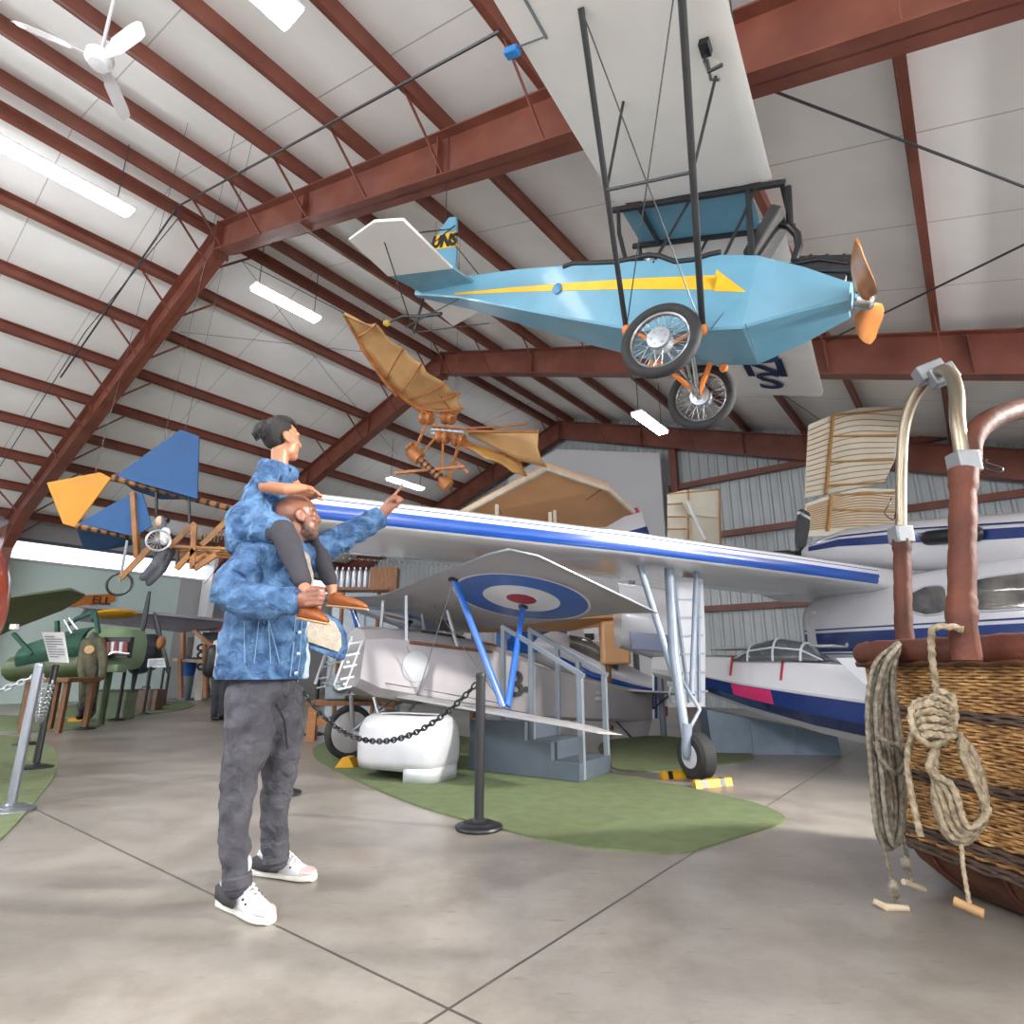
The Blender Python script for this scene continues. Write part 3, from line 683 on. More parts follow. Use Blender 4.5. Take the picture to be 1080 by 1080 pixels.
jk = folds(m.build('denim_jacket', m_denim, man, remesh=.011, relax=2), .045)
def cuff(p, q2, r): return M().tube([p, p.lerp(q2, .5), q2], [r, r * 1.03, r], 20).build('cuff', m_denim, jk, bevel=.004)
cuff(at(300, 634, 2.615), at(312, 634, 2.62), .064); cuff(at(391, 550, 3.305), at(402, 545, 3.325), .066)
# jacket pieces: waistband, front placket, buttons, chest pocket flap
m = M(); m.loft([oval(at(274, 716, 2.95), .199, .203, 28), oval(at(274.5, 703, 2.95), .204, .208, 28)]); m.build('waistband', m_denim, jk)
JR = ((274, 714, .198, .2), (277, 690, .2, .205), (281, 655, .192, .21), (286, 625, .186, .222))
def jsurf(py, th, k=1.06):
    for a_, c_ in zip(JR, JR[1:]):
        if c_[1] <= py <= a_[1]:
            t_ = (a_[1] - py) / (a_[1] - c_[1]); v_ = [a_[i] + (c_[i] - a_[i]) * t_ for i in range(4)]
            return at(v_[0], v_[1], 2.95) + jf * (v_[2] * k * math.cos(th)) + jl * (v_[3] * k * math.sin(th))
for py_ in (710, 690, 668, 646):
    M().lathe([(.008, 0), (.009, .004), (.004, .006)], jsurf(py_, .55, 1.05), jl * .8 + jf * .6, 12).build('button', m_alu, jk)
for th in (.42, .68): M().tube([jsurf(p_, th, 1.02) for p_ in (713, 695, 675, 655, 640)], .003, 6).build('placket_seam', m_seam, jk)
for th, dth in ((1.0, .12), (1.2, .05), (1.55, .0), (1.75, .05)):
    M().tube([jsurf(p_, th + dth * i_, 1.02) for i_, p_ in enumerate((700, 685, 670, 655, 642))], .0022, 6).build('jacket_seam', m_seam, jk)
# collar and open front lined with fleece
m = M(); m.capsule([at(283, 568, 2.83), at(296, 574, 2.78), at(310, 578, 2.80), at(320, 588, 2.86), at(325, 605, 2.88), at(325, 640, 2.86)], [.03, .034, .034, .03, .026, .02], 12)
m.capsule([at(284, 566, 2.86), at(283, 562, 2.97), at(292, 562, 3.08), at(312, 570, 3.08)], [.03, .036, .034, .03], 12)
folds(m.build('fleece_collar', m_fleece, jk, remesh=.009, relax=2), .012, _tex2)
fp = [(322, 652, 3.02), (342, 646, 3.08), (354, 654, 3.12), (362, 668, 3.16), (363, 684, 3.17), (359, 697, 3.16), (340, 690, 3.08), (325, 684, 3.02)]
P = [at(*a) for a in fp]
m = M().prism(P, V((.01, .05, 0))); m.build('open_front', m_denim, jk, bevel=.008)
P2 = [at(*a) - V((0, .012, 0)) for a in [(323, 654, 3.01), (341, 649, 3.07), (353, 656, 3.11), (360, 669, 3.15), (360.5, 682, 3.16), (357, 688, 3.15), (340, 682, 3.07), (325, 677, 3.01)]]
m = M().prism(P2, V((0, .014, 0))); m.build('fleece_lining', m_fleece, jk, bevel=.004)
m = M(); m.loft([oval(at(px, py, 3.03), a, bb) for px, py, a, bb in ((290, 716, .16, .13), (294, 690, .155, .13), (298, 650, .15, .13), (302, 610, .12, .12), (304, 588, .08, .08))])
folds(m.build('tee_shirt', m_tee, man, remesh=.012, relax=2), .02)
# jeans
m = M()
m.capsule([at(279, 706, 2.95), at(277, 728, 2.95)], [.148, .15], 20)
m.capsule([at(266, 735, 2.885), at(264, 775, 2.86), at(253, 824, 2.83), at(247, 868, 2.81), at(250, 932, 2.79)], [.125, .112, .076, .066, .054], 18)
m.capsule([at(292, 735, 3.03), at(296, 775, 3.05), at(295, 818, 3.06), at(289, 860, 3.09), at(291, 906, 3.12)], [.12, .105, .076, .066, .054], 18)
je = folds(m.build('jeans', m_jean, man, remesh=.011, relax=2), .04)
M().tube([at(250, 922, 2.79), at(250, 936, 2.79)], [.06, .061], 20).build('hem', m_jean, je, bevel=.006)
M().tube([at(291, 897, 3.12), at(291, 909, 3.12)], [.06, .061], 20).build('hem', m_jean, je, bevel=.006)
M().tube([at(291, 742, 2.83), at(300, 760, 2.88), at(303, 790, 2.92)], .004, 6).build('jeans_seam', m_black, je)
def sneaker(heel, toe, ank):
    heel = V((heel.x, heel.y, 0)); toe = V((toe.x, toe.y, 0)); d = (toe - heel).normalized(); s = d.cross(V((0, 0, 1))); Lk = (toe - heel).length / .30
    def rg(x, hw, zt, zb, k=14, p=.75):
        c = heel + d * (x * Lk); out = []
        for i in range(k):
            a = 2 * PI * i / k; ca, sa = math.cos(a), math.sin(a)
            out.append(c + s * (hw * math.copysign(abs(ca) ** p, ca)) + V((0, 0, (zt + zb) / 2 + (zt - zb) / 2 * math.copysign(abs(sa) ** p, sa))))
        return out
    up = M().loft([rg(*a) for a in ((.006, .022, .085, .02), (.02, .034, .12, .015), (.06, .04, .135, .01), (.10, .042, .132, .01), (.135, .043, .112, .01), (.18, .047, .085, .01), (.225, .052, .062, .01), (.265, .047, .052, .01), (.292, .028, .042, .015))])
    sh = up.build('sneaker', m_sneak, man, smooth=60)
    M().loft([rg(x, hw, .032, 0, 14, .6) for x, hw in ((-.004, .026), (.012, .038), (.08, .043), (.14, .042), (.2, .05), (.24, .054), (.275, .047), (.302, .026))]).build('sole', m_sole, sh)
    M().loft([rg(x, hw, zt, .026) for x, hw, zt in ((.252, .05, .057), (.272, .046, .052), (.296, .027, .044))]).build('toe_cap', m_pink, sh)
    for sg in (-1, 1):
        P = [(.004, .03, .035), (.004, .034, .085), (.03, .0405, .1), (.075, .0435, .075), (.12, .0475, .085), (.165, .0525, .066), (.15, .0525, .035), (.08, .0445, .03)]
        vs = [heel + d * (x * Lk) + s * (sg * (w + .0045)) + V((0, 0, z)) for x, w, z in P]
        cc = sum(vs, V((0, 0, 0))) / len(vs)
        m = M().add(vs + [cc + s * sg * .001], [(i, (i + 1) % 8, 8) for i in range(8)]); m.build('side_patch', m_sw, sh, solid=.003)
    m = M()
    for i in range(6):
        x = .115 + i * .019; z = .142 - i * .0135
        m.tube([heel + d * (x * Lk) + s * (-.03) + V((0, 0, z - .012)), heel + d * ((x + .006) * Lk) + V((0, 0, z + .008)), heel + d * (x * Lk) + s * .03 + V((0, 0, z - .012))], .005, 6)
    m.tube([heel + d * (.11 * Lk) + V((0, 0, .14)), heel + d * (.13 * Lk) + s * .05 + V((0, 0, .125)), heel + d * (.15 * Lk) + s * .065 + V((0, 0, .085))], .0035, 6)
    m.build('laces', m_lace, sh)
    for sg in (-1, 1):
        for i in range(5): M().ell(heel + d * ((.12 + i * .021) * Lk) + s * (sg * (.036 + .002 * i)) + V((0, 0, .107 - i * .0115)), (.005, .005, .005)).build('eyelet', m_black, sh)
    c = heel + d * (.075 * Lk)
    M().tube([c + V((0, 0, .09)), c + V((0, 0, .15)), V((ank.x, ank.y, .19))], [.045, .044, .05], 16).build('sock', m_lightgrey, sh)
sneaker(fl(233, 954), fl(285, 975), anR); sneaker(fl(269, 922), fl(331, 929), anL)
# ---- the child
girl = thing('person', 'young girl in denim dress and dark leggings riding on the shoulders of the bald man', 'person', at(275, 560, 2.95))
b = M(); hc = at(298, 464, 2.95)
f, l, u, q = head(b, hc, (.66, .74, .12), V((-.1, 0, 1)), .9, True)
b.capsule([q(-.02, 0, -.07), at(295, 492, 2.95), at(290, 503, 2.95)], [.046, .045, .06])
b.capsule([at(290, 502, 2.95), at(280, 530, 2.95), at(264, 562, 2.95)], [.065, .08, .095], 16)
gR = [at(289, 498, 2.88), at(285, 500, 2.83), at(279, 513, 2.78), at(300, 516, 2.78), at(319, 515, 2.82)]
b.capsule(gR, [.045, .04, .034, .031, .023]); 
gL = [at(296, 500, 3.02), at(306, 506, 3.08), at(318, 520, 3.1), at(326, 524, 3.05)]
b.capsule(gL, [.045, .036, .03, .022])
for w0, hp, dY in ((gR[-1], at(327, 517, 2.85), 0), (gL[-1], at(331, 522, 3.02), 0)):
    d = (hp - w0).normalized(); b.capsule([w0, hp], [.022, .024], 10); b.ell(hp, (.034, .03, .016), d, V((0, 1, 0)), V((0, 0, 1)))
    for i, o in enumerate((-.022, -.007, .008, .022)):
        L_ = (.8, 1, .95, .75)[i]; p0 = hp + V((0, o, 0)) + d * .022
        finger(b, [p0, p0 + d * .026 * L_ + V((0, 0, -.004)), p0 + d * .044 * L_ + V((0, 0, -.018))], .0085, .0068)
    finger(b, [hp + V((0, -.022 if w0 is gR[-1] else .022, 0)), hp + V((.016, -.04 if w0 is gR[-1] else .04, -.006)), hp + V((.036, -.046 if w0 is gR[-1] else .046, -.016))], .0095, .0075)
kR, aR = at(301, 563, 2.74), at(321, 620, 2.66); kL, aL = at(329, 566, 3.16), at(350, 620, 3.14)
b.capsule([at(266, 565, 2.88), kR, aR], [.06, .046, .028]); b.capsule([at(280, 565, 3.03), kL, aL], [.06, .046, .028])
tR = [at(325, 634, 2.64), at(346, 646, 2.64)]; tL = [at(351, 632, 3.13), at(382, 635, 3.13)]
b.capsule([aR, tR[0], tR[0].lerp(tR[1], .5)], [.028, .027, .016]); b.capsule([aL, tL[0], tL[0].lerp(tL[1], .5)], [.028, .029, .016])
b.build('body', m_skin2, girl, remesh=.0052, relax=3)
eyes(q, .9, girl)
# hair: cornrows over the scalp drawn into a bun
fr = frame((.66, .74, .12), V((-.1, 0, 1)))
m = M(); m.ell(q(-.025, 0, .052), (.084, .076, .078), *fr); m.ell(q(-.05, 0, .02), (.066, .0725, .08), *fr)
m.ell(q(-.128, 0, .055), (.036, .04, .04), *fr); m.ell(q(-.105, 0, .04), (.03, .045, .06), *fr)
for i in range(-3, 4):
    y = i * .021; P = []
    for j in range(7):
        a = -.1 + j * .33; rr = .088
        P.append(q(-.02 + rr * math.cos(a + .5) * .98, y * (1.1 - .1 * j), .045 + rr * math.sin(a + .5) * .98))
    m.capsule(P, [.007] + [.0095] * 5 + [.008], 8)
m.build('braided_hair', m_hair, girl, remesh=.005, relax=1)
m = M(); m.torus(q(-.112, 0, .05), fr[0], .024, .006, 20, 8); m.build('hair_band', m_black, girl)
m = M()
for i in range(5):
    y = (i - 2) * .014; m.capsule([q(-.11, y, .075), q(-.145, y * 1.6, .07), q(-.155, y * 1.8, .03), q(-.135, y * 1.8, -.01)], [.008, .01, .01, .006], 8)
m.build('bun_twist', m_hair, girl, remesh=.0045, relax=1)
# dress
def ov(c, a, bb, t, k=20):      # oval around an axis t
    t = t.normalized(); x = V((1, .25, 0)); x = (x - t * x.dot(t)).normalized(); y = t.cross(x).normalized()
    return [c + x * (a * math.cos(2 * PI * i / k)) + y * (bb * math.sin(2 * PI * i / k)) for i in range(k)]
m = M(); pts = [(296, 490, .052, .065), (292, 499, .082, .12), (287, 510, .098, .125), (281, 524, .11, .125), (275, 540, .118, .15), (267, 556, .14, .19), (260, 572, .10, .2), (255, 586, .06, .17)]
C_ = [at(px, py, 2.95) for px, py, _, _ in pts]
m.loft([ov(c, a[2], a[3], C_[max(i - 1, 0)] - C_[min(i + 1, len(C_) - 1)]) for i, (c, a) in enumerate(zip(C_, pts))])
m.ell(at(284, 496, 2.84), (.058, .05, .06)); m.capsule([at(284, 498, 2.83), at(280, 507, 2.79)], [.055, .05], 14)
m.ell(at(303, 500, 3.05), (.055, .05, .058))
m.capsule([at(262, 562, 2.9), at(280, 558, 2.80), at(293, 560, 2.765)], [.1, .09, .075], 16)
m.capsule([at(272, 562, 3.0), at(300, 560, 3.1), at(314, 563, 3.13)], [.1, .09, .07], 16)
m.capsule([at(268, 545, 2.95), at(256, 572, 2.92)], [.09, .08], 16)
dr = folds(m.build('denim_dress', m_denim2, girl, remesh=.0095, relax=2), .04, _tex2)
M().torus(at(296, 491, 2.95), V((.3, 0, 1)), .052, .01, 24, 8).build('dress_collar', m_denim2, dr)
m = M(); m.capsule([at(270, 563, 2.86), at(299, 562, 2.745), at(305, 575, 2.725), at(319, 613, 2.67)], [.075, .068, .062, .042], 16)
m.capsule([at(285, 565, 3.05), at(327, 565, 3.155), at(333, 576, 3.155), at(348, 613, 3.14)], [.075, .066, .06, .04], 16)
m.capsule([at(258, 566, 2.95), at(272, 566, 2.95)], [.1, .1])
folds(m.build('leggings', m_legging, girl, remesh=.009, relax=2), .012)
def kidshoe(h0, t0, up):
    d = (t0 - h0).normalized(); s = V((0, 1, 0)); s = (s - d * s.dot(d)).normalized(); n = d.cross(s); n = n if n.z > 0 else -n
    L_ = (t0 - h0).length
    def rg(x, hw, zt, zb, k=12):
        c = h0 + d * (x * L_); return [c + s * (hw * math.cos(2 * PI * i / k)) + n * ((zt + zb) / 2 + (zt - zb) / 2 * math.sin(2 * PI * i / k)) for i in range(k)]
    sh = M().loft([rg(*a) for a in ((-.02, .015, .03, -.025), (.04, .03, .05, -.03), (.2, .032, .045, -.03), (.4, .033, .03, -.03), (.65, .037, .022, -.03), (.85, .035, .01, -.03), (1.0, .018, -.008, -.026))]).build('shoe', m_tan, girl, smooth=60)
    M().loft([rg(x, hw, -.024, -.036) for x, hw in ((-.03, .018), (.04, .032), (.3, .032), (.65, .039), (.88, .036), (1.03, .018))]).build('shoe_sole', mat('gum sole', 'd9b98f', .6), sh)
    M().tube([h0 + d * .3 * L_ + s * .032 + n * -.005, h0 + d * .3 * L_ + n * .042, h0 + d * .3 * L_ - s * .032 + n * -.005], .005, 8).build('shoe_strap', m_tan, sh)
kidshoe(at(316, 645, 2.63), at(347, 651, 2.63), 0); kidshoe(at(347, 633, 3.13), at(388, 637, 3.13), 0)
# ================================================================ GREY BIPLANE WITH ROUNDEL
Ob = V((-1.54, 6.7, 1.15)); Tb = V((.79, .607, -.086)).normalized(); Sb = V((.61, -.793, 0)); Sb = (Sb - Tb * Sb.dot(Tb)).normalized(); Nb = Sb.cross(Tb).normalized()
if Nb.z < 0: Nb = -Nb
def B(t, s, n): return Ob + Tb * t + Sb * s + Nb * n
m_silver = mat('silver grey dope', 'a9a4a6', .42, .1, .05, 2)
m_silver2 = mat('bright silver dope', 'b9b7b6', .35, .3, .08, 3)
m_bluep = mat('bright blue paint', '2560b4', .35, 0, .04, coat=.3)
T = thing('biplane', 'silver grey biplane with a blue, white and red roundel and blue wing struts', 'aeroplane', B(1.5, 0, -1.14))
def wingsec(t0, n0, t1, n1, s, th, k=8):
    up, lo = [], []; d = (n1 - n0)
    for i in range(k + 1):
        x = (1 - math.cos(PI * i / k)) / 2
        y = 5 * (0.2969 * math.sqrt(x) - 0.126 * x - 0.3516 * x * x + 0.2843 * x ** 3 - 0.1036 * x ** 4)
        t = t0 + (t1 - t0) * x; n = n0 + d * x
        up.append(B(t, s, n + th * y * .9)); lo.append(B(t, s, n - th * y * .1))
    return up + lo[-2:0:-1]
for sg in (-1, 1):
    w = M().loft([wingsec(.0, .66, 1.5, .47, 0, .09), wingsec(-.02, .82, 1.75, .56, sg * 2.1, .09), wingsec(.05, .85, 1.86, .56, sg * 2.32, .06), wingsec(.3, .83, 1.9, .56, sg * 2.42, .02)]).build('upper_wing', m_silver, T)
    # roundel on the underside
    cs, ct = 1.45, .9
    def rp(a, r): 
        s = cs + r * math.cos(a); t = ct + r * math.sin(a); x = (t + .02) / 1.75
        f = s / 2.1; n0 = .66 + .16 * f; n1 = .47 + .09 * f; t0 = -.02 * f; t1 = 1.5 + .25 * f; xx = (t - t0) / (t1 - t0)
        y = 5 * (0.2969 * math.sqrt(xx) - 0.126 * xx - 0.3516 * xx * xx + 0.2843 * xx ** 3 - 0.1036 * xx ** 4)
        return B(t, sg * s, n0 + (n1 - n0) * xx - .009 * y - .004)
    for nm, r0, r1, mt, dz in (('roundel_edge', .70, .73, m_white, 0), ('roundel_blue', .41, .70, m_bluep, 0), ('roundel_white', .16, .41, m_white, 0), ('roundel_red', .0, .16, m_red, 0)):
        m = M()
        for j in range(3):
            a0 = r0 + (r1 - r0) * j / 3; a1 = r0 + (r1 - r0) * (j + 1) / 3
            m.loft([[rp(2 * PI * i / 40, max(a0, .001)) for i in range(40)], [rp(2 * PI * i / 40, a1) for i in range(40)]], cap=False)
        m.build(nm, mt, w, smooth=None)
    if sg < 0: lw = M().loft([wingsec(.2, -.42, .8, -.46, sg * .3, .07), wingsec(.5, -.47, 1.0, -.52, sg * 1.9, .07), wingsec(.7, -.52, 1.1, -.56, sg * 2.4, .03)]).build('lower_wing', m_silver2, T)
    else:
        def lsec(a, b_, th):
            a, b_ = V(a), V(b_); up, lo = [], []
            for i in range(9):
                x = (1 - math.cos(PI * i / 8)) / 2; y = 5 * (0.2969 * math.sqrt(x) - 0.126 * x - 0.3516 * x * x + 0.2843 * x ** 3 - 0.1036 * x ** 4)
                up.append(a.lerp(b_, x) + V((0, 0, th * y))); lo.append(a.lerp(b_, x) - V((0, 0, th * y * .15)))
            return up + lo[-2:0:-1]
        lw = M().loft([lsec((-1.25, 6.55, .70), (-.9, 6.75, .66), .09), lsec((-.25, 5.7, .60), (.12, 5.9, .575), .08), lsec((.45, 5.1, .53), (.78, 5.33, .495), .07), lsec((.68, 4.93, .50), (.93, 5.14, .465), .03)]).build('lower_wing', m_silver2, T)
    for t0, t1 in ((.14, .86), (1.05, .9)):
        n0 = .74 if t0 < .5 else .6
        M().tube([V((-.08 + .04 * (t0 > .5), 5.72, .66)) if sg > 0 else B(t1 * .8, sg * 1.3, -.44), B(t0, sg * 1.3, n0)], .038, 12, flat=.5, up=Sb).build('wing_strut', m_bluep, T)
        M().box(B(t0, sg * 1.3, n0 - .01), (.08, .06, .05), Tb, Sb, Nb).build('strut_fitting', m_black, T)
    for (a, c_) in (((.86, 1.3, -.42), (.5, .3, .62)), ((.14, 1.3, .7), (.4, .36, -.4)), ((.86, 1.3, -.42), (.0, .36, -.3)), ((.2, .36, .1), (.5, .36, -.42)), ((.5, .36, -.42), (.3, .34, .15))):
        M().cyl(B(a[0], sg * a[1], a[2]), B(c_[0], sg * c_[1], c_[2]), .006, 6).build('bracing_wire', m_chrome, T)
    for a, c_ in (((.2, .34, .15), (.15, .3, .66)), ((.85, .36, .16), (.7, .3, .58))):
        M().tube([B(a[0], sg * a[1], a[2]), B(c_[0], sg * c_[1], c_[2])], .022, 8).build('cabane_strut', m_alu, T)
for sg in (-1, 1): M().tube([B(.0, 0, .665), B(-.02, sg * 2.1, .825), B(.05, sg * 2.32, .852), B(.3, sg * 2.42, .83), B(1.9, sg * 2.42, .56)], .012, 8).build('edge_highlight', m_alu, T)  # bright tube stands in for the highlight along the leading edge
# fuselage
st = [(-.26, .30, .12, -.36), (-.05, .36, .16, -.44), (.6, .37, .17, -.50), (1.4, .37, .17, -.55), (2.25, .31, .03, -.58), (3.3, .19, -.08, -.58), (4.3, .07, -.14, -.55), (4.7, .025, -.15, -.52)]
rings = []
for t, w_, up_, lo_ in st:
    k = .11 if t < 2 else .05
    rings.append([B(t, -w_, up_), B(t, -w_, lo_ + k * .8), B(t, -w_ * .7, lo_), B(t, w_ * .7, lo_), B(t, w_, lo_ + k * .8), B(t, w_, up_), B(t, w_ * .6, up_ + k), B(t, 0, up_ + k * 1.35), B(t, -w_ * .6, up_ + k)])
fu = M().loft(rings).build('fuselage', m_silver, T, smooth=25)
M().lathe([(.16, 0), (.165, .01), (.15, .014)], B(.33, .365, -.1), Sb, 28, ).build('access_disc', m_lightgrey, fu)
M().prism([B(a, .372, c_) for a, c_ in ((.22, .13), (1.35, .14), (1.33, .175), (.22, .165))], Sb * .02).build('leather_edging', mat('brown quilted leather', '7d4a32', .6, 0, .2, 40, bump=.4, bscale=60), fu, bevel=.005)
m = M().tube([B(1.35 + .3 * math.cos(a), .25 * math.sin(a), .2 + .05 * abs(math.sin(a))) for a in [2 * PI * i / 20 for i in range(20)]], .028, 8, closed=True); m.build('cockpit_rim', mat('brown leather rim', '7a4a30', .5), fu)
m = M().text('B-', .42, B(1.82, .372, -.2), Tb, Nb, .003, bold=.01); m.build('fuselage_letters', mat('dark grey letter paint', '3c3c3e', .5), fu, smooth=None)
for n in (-.2, -.28): M().ell(B(3.35, .2, n), (.07, .015, .03), Tb, Sb, Nb).build('inspection_cover', m_lightgrey, fu)
m = M().box(B(.75, .1, .3), (.5, .05, .06), Tb, Sb, Nb); m.cyl(B(.5, .1, .3), B(1.1, .1, .3), .025, 10); m.box(B(.8, .12, .42), (.18, .04, .12), Tb, Sb, Nb); m.build('machine_gun', m_black, T)
m = M().prism([B(1.02, -.14, .27), B(1.02, .14, .27), B(1.1, .12, .42), B(1.1, -.12, .42)], Tb * .006); m.build('windscreen', mat('tinted windscreen', 'cdd3d6', .08, trans=.8), T)
# lattice nose frame
m = M()
for s in (-.3, .3):
    m.bar(B(-.3, s, .12), B(-.4, s * .9, -.38), .03, .02); m.bar(B(-.42, s, .14), B(-.52, s * .9, -.36), .03, .02)
    for n in (.1, -.02, -.14, -.26, -.36): m.bar(B(-.3 - .02 * (.1 - n) * 5, s, n), B(-.44 - .02 * (.1 - n) * 5, s, n - .04), .018, .018)
for n in (.1, -.12, -.34): m.bar(B(-.42, -.3, n), B(-.42, .3, n), .03, .02)
m.build('engine_bearer', m_alu, T)
# undercarriage
for sg in (-1, 1):
    c_ = B(.05, sg * .5, -.85)
    wh = M().torus(c_, Sb, .255, .04, 40, 12).build('wheel', m_rubber, T)
    M().lathe([(.235, -.03), (.225, -.045), (.06, -.06), (.02, -.062)], c_, -Sb * sg, 32).build('wheel_disc', mat('fabric wheel disc', 'b5b4b6', .5), wh)
    M().lathe([(.235, -.02), (.2, -.03)], c_, Sb * sg, 32).build('wheel_back', m_silver, wh)
    for t in (-.18, .35): M().tube([B(t + .1, sg * .3, -.45), B(.05, sg * .42, -.83)], .026, 10, flat=.6).build('undercarriage_leg', m_alu, T)
M().cyl(B(.05, -.5, -.85), B(.05, .5, -.85), .022, 10).build('axle', m_alu, T)
# tail
M().prism([B(3.9, -.012, -.14), B(4.75, -.012, -.14), B(4.75, -.012, -.5), B(4.62, -.012, -.82), B(4.45, -.012, -.84), B(3.75, -.012, -.58)], Sb * .024).build('tail_keel', m_silver, T, bevel=.006)
M().prism([B(4.78, -.02, .5), B(4.95, -.02, .62), B(5.1, -.02, .5), B(5.12, -.02, -.45), B(4.78, -.02, -.5)], Sb * .04).build('rudder', m_white, T, bevel=.01)
M().prism([B(4.79, -.023, .49), B(4.86, -.023, .56), B(4.86, -.023, -.49), B(4.79, -.023, -.49)], Sb * .046).build('rudder_stripe', m_bluep, T)
M().prism([B(5.02, -.023, -.3), B(5.11, -.023, -.3), B(5.11, -.023, -.44), B(5.02, -.023, -.45)], Sb * .046).build('rudder_tip', m_red, T)
for sg in (-1, 1): M().prism([B(4.1, sg * .05, -.13), B(4.7, sg * .05, -.13), B(4.85, sg * .9, -.13), B(4.6, sg * 1.1, -.13), B(4.4, sg * .95, -.13)], Nb * .03).build('tailplane', m_silver, T, bevel=.008)
M().tube([B(3.9, 0, -.55), B(4.5, 0, -.92)], .018, 8).build('tail_skid', m_black, T)
M().bar(B(4.4, .1, -.86), B(4.62, .1, -.98), .04, .05).build('skid_shoe', m_black, T)
for a, c_ in (((4.75, .02, -.35), (4.45, .6, -.13)), ((4.75, .02, -.35), (4.3, .4, -.13))): M().cyl(B(*a), B(*c_), .012, 8).build('tail_brace', m_black, T)
# ---- cowling standing on the carpet
def hull(pts, z0, z1, n=5, bulge=.03):
    pass
cw = thing('engine_cowling', 'white rounded aircraft cowling standing on the green carpet before the biplane wheels', 'cowling', V((-1.0, 5.72, .012)))
x_ = V((.894, -.447, 0)); y_ = V((.447, .894, 0)); cc = V((-1.0, 6.0, 0))
def cr(a, bb, z, k=36, p=.55):
    out = []
    for i in range(k):
        g_ = 2 * PI * i / k; ca, sa = math.cos(g_), math.sin(g_)
        out.append(cc + x_ * (a * math.copysign(abs(ca) ** p, ca)) + y_ * (bb * math.copysign(abs(sa) ** p, sa)) + V((0, 0, z)))
    return out
m_cowl = mat('satin white metal', 'd5d6da', .3, .25, .04)
M().loft([cr(.455, .30, .10), cr(.47, .315, .18), cr(.475, .32, .32), cr(.46, .31, .45), cr(.42, .27, .535), cr(.37, .22, .565), cr(.33, .12, .562)], cap=False).build('shell', m_cowl, cw, smooth=60, solid=.008)
m = M(); arc = [p for p in cr(.462, .305, 0)]
sel = [i for i in range(36) if (arc[i] - cc).dot(x_) > .1 and (arc[i] - cc).dot(y_) < .2]
sel.sort(key=lambda i: -((arc[i] - cc).dot(y_)) if False else ((i + 18) % 36))
low = [arc[i] + V((0, 0, .012)) for i in sel]; hi = [arc[i] + V((0, 0, .16)) for i in sel]
m.loft([low, hi], cap=False, ringclosed=False); m.build('skirt', m_cowl, cw, solid=.008, smooth=60)
M().loft([cr(.33, .11, .558), cr(.3, .02, .557)]).build('top_slot', m_black, cw)
# ---- viewing steps
stp = thing('viewing_steps', 'dark grey viewing steps with a handrail beside the biplane cockpit', 'steps', V((.2, 6.1, .012)))
a_ = V((.836, -.549, 0)); w_ = V((.549, .836, 0)); P0 = V((.61, 5.65, 0)); m_stp = mat('slate grey paint', '505963', .5, 0, .05)
m = M(); prof = [(0, .012), (0, .17), (-.29, .17), (-.29, .33), (-.58, .33), (-.58, .5), (-1.25, .5), (-1.25, .012)]
m.prism([P0 + a_ * x + V((0, 0, z)) for x, z in prof], w_ * .7); m.build('stair_box', m_stp, stp, smooth=None, bevel=.006)
for k in (0, 1):
    o = w_ * (.10 + .54 * k)
    for x, z0, z1 in ((-.02, .17, .93), (-.31, .33, 1.09), (-.56, .33, 1.24), (-.9, .5, 1.42)):
        if x == -.31 and k == 0: continue
        M().bar(P0 + a_ * x + o + V((0, 0, z0 if k or x < -.1 else .02)), P0 + a_ * x + o + V((0, 0, z1)), .045, .045, a_).build('rail_post', m_grey, stp)
    M().bar(P0 + a_ * .02 + o + V((0, 0, .93)), P0 + a_ * -.92 + o + V((0, 0, 1.43)), .05, .04).build('handrail', m_grey, stp)
# ---- yellow wedge chocks at the wheels
wedge = None
for i, (px, py, lab) in enumerate(((361, 807, 'small yellow wedge chock on the carpet in front of the nearer biplane wheel'), (354, 786, 'small yellow wedge chock on the carpet in front of the farther biplane wheel'))):
    p = fl(px + 2, py + 3, .012); m = M().prism([p + V((-.1, 0, 0)), p + V((.1, 0, 0)), p + V((.04, 0, .1)), p + V((-.03, 0, .1))], V((.03, .14, 0)))
    m.build('wheel_chock', m_yellow, smooth=None, bevel=.005, thing=(lab, 'chock'), group='yellow wedge chocks')
# ---- barrier post and chains
m_post = mat('black barrier post', '1d1d20', .45, 0, .05)
def post(p, label, hgt=.95, tilt=V((0, 0, 0)), mt=None, grp='black barrier posts'):
    mt = mt or m_post
    t = thing('barrier_post', label, 'post', p, grp)
    M().lathe([(.15, 0), (.155, .012), (.15, .022), (.11, .03), (.1, .04), (.045, .045), (.03, .06)], p, k=36).build('base', mt, t)
    M().tube([p + V((0, 0, .03)), p + V((0, 0, hgt))], .032, 16).build('pole', mt, t)
    M().lathe([(.034, 0), (.036, .01), (.03, .03), (.005, .035)], p + V((0, 0, hgt - .012)), k=18).build('cap', mt, t)
    return t
def chain(a, b_, sag, label, mt, link=.05, r=.0065):
    n = max(4, int((b_ - a).length * 1.12 / (link * .74))); m = M(); d0 = (b_ - a)
    pts = [a.lerp(b_, i / n) + V((0, 0, -4 * sag * (i / n) * (1 - i / n))) for i in range(n + 1)]
    for i in range(n):
        p, q2 = pts[i], pts[i + 1]; d = (q2 - p).normalized(); _, s, u = basis(d); s2 = s if i % 2 else u
        c_ = (p + q2) / 2; hl = link * .5; hw = link * .3
        m.tube([c_ + d * (hl * math.cos(g)) + s2 * (hw * math.sin(g)) for g in [2 * PI * j / 10 for j in range(10)]], r, 5, closed=True)
    return m.build('chain', mt, thing=(label, 'chain'))
pp = fl(505, 874)
post(pp, 'black barrier post standing in front of the big green carpet, chain hooked on', .95)
pq = fl(297, 838)
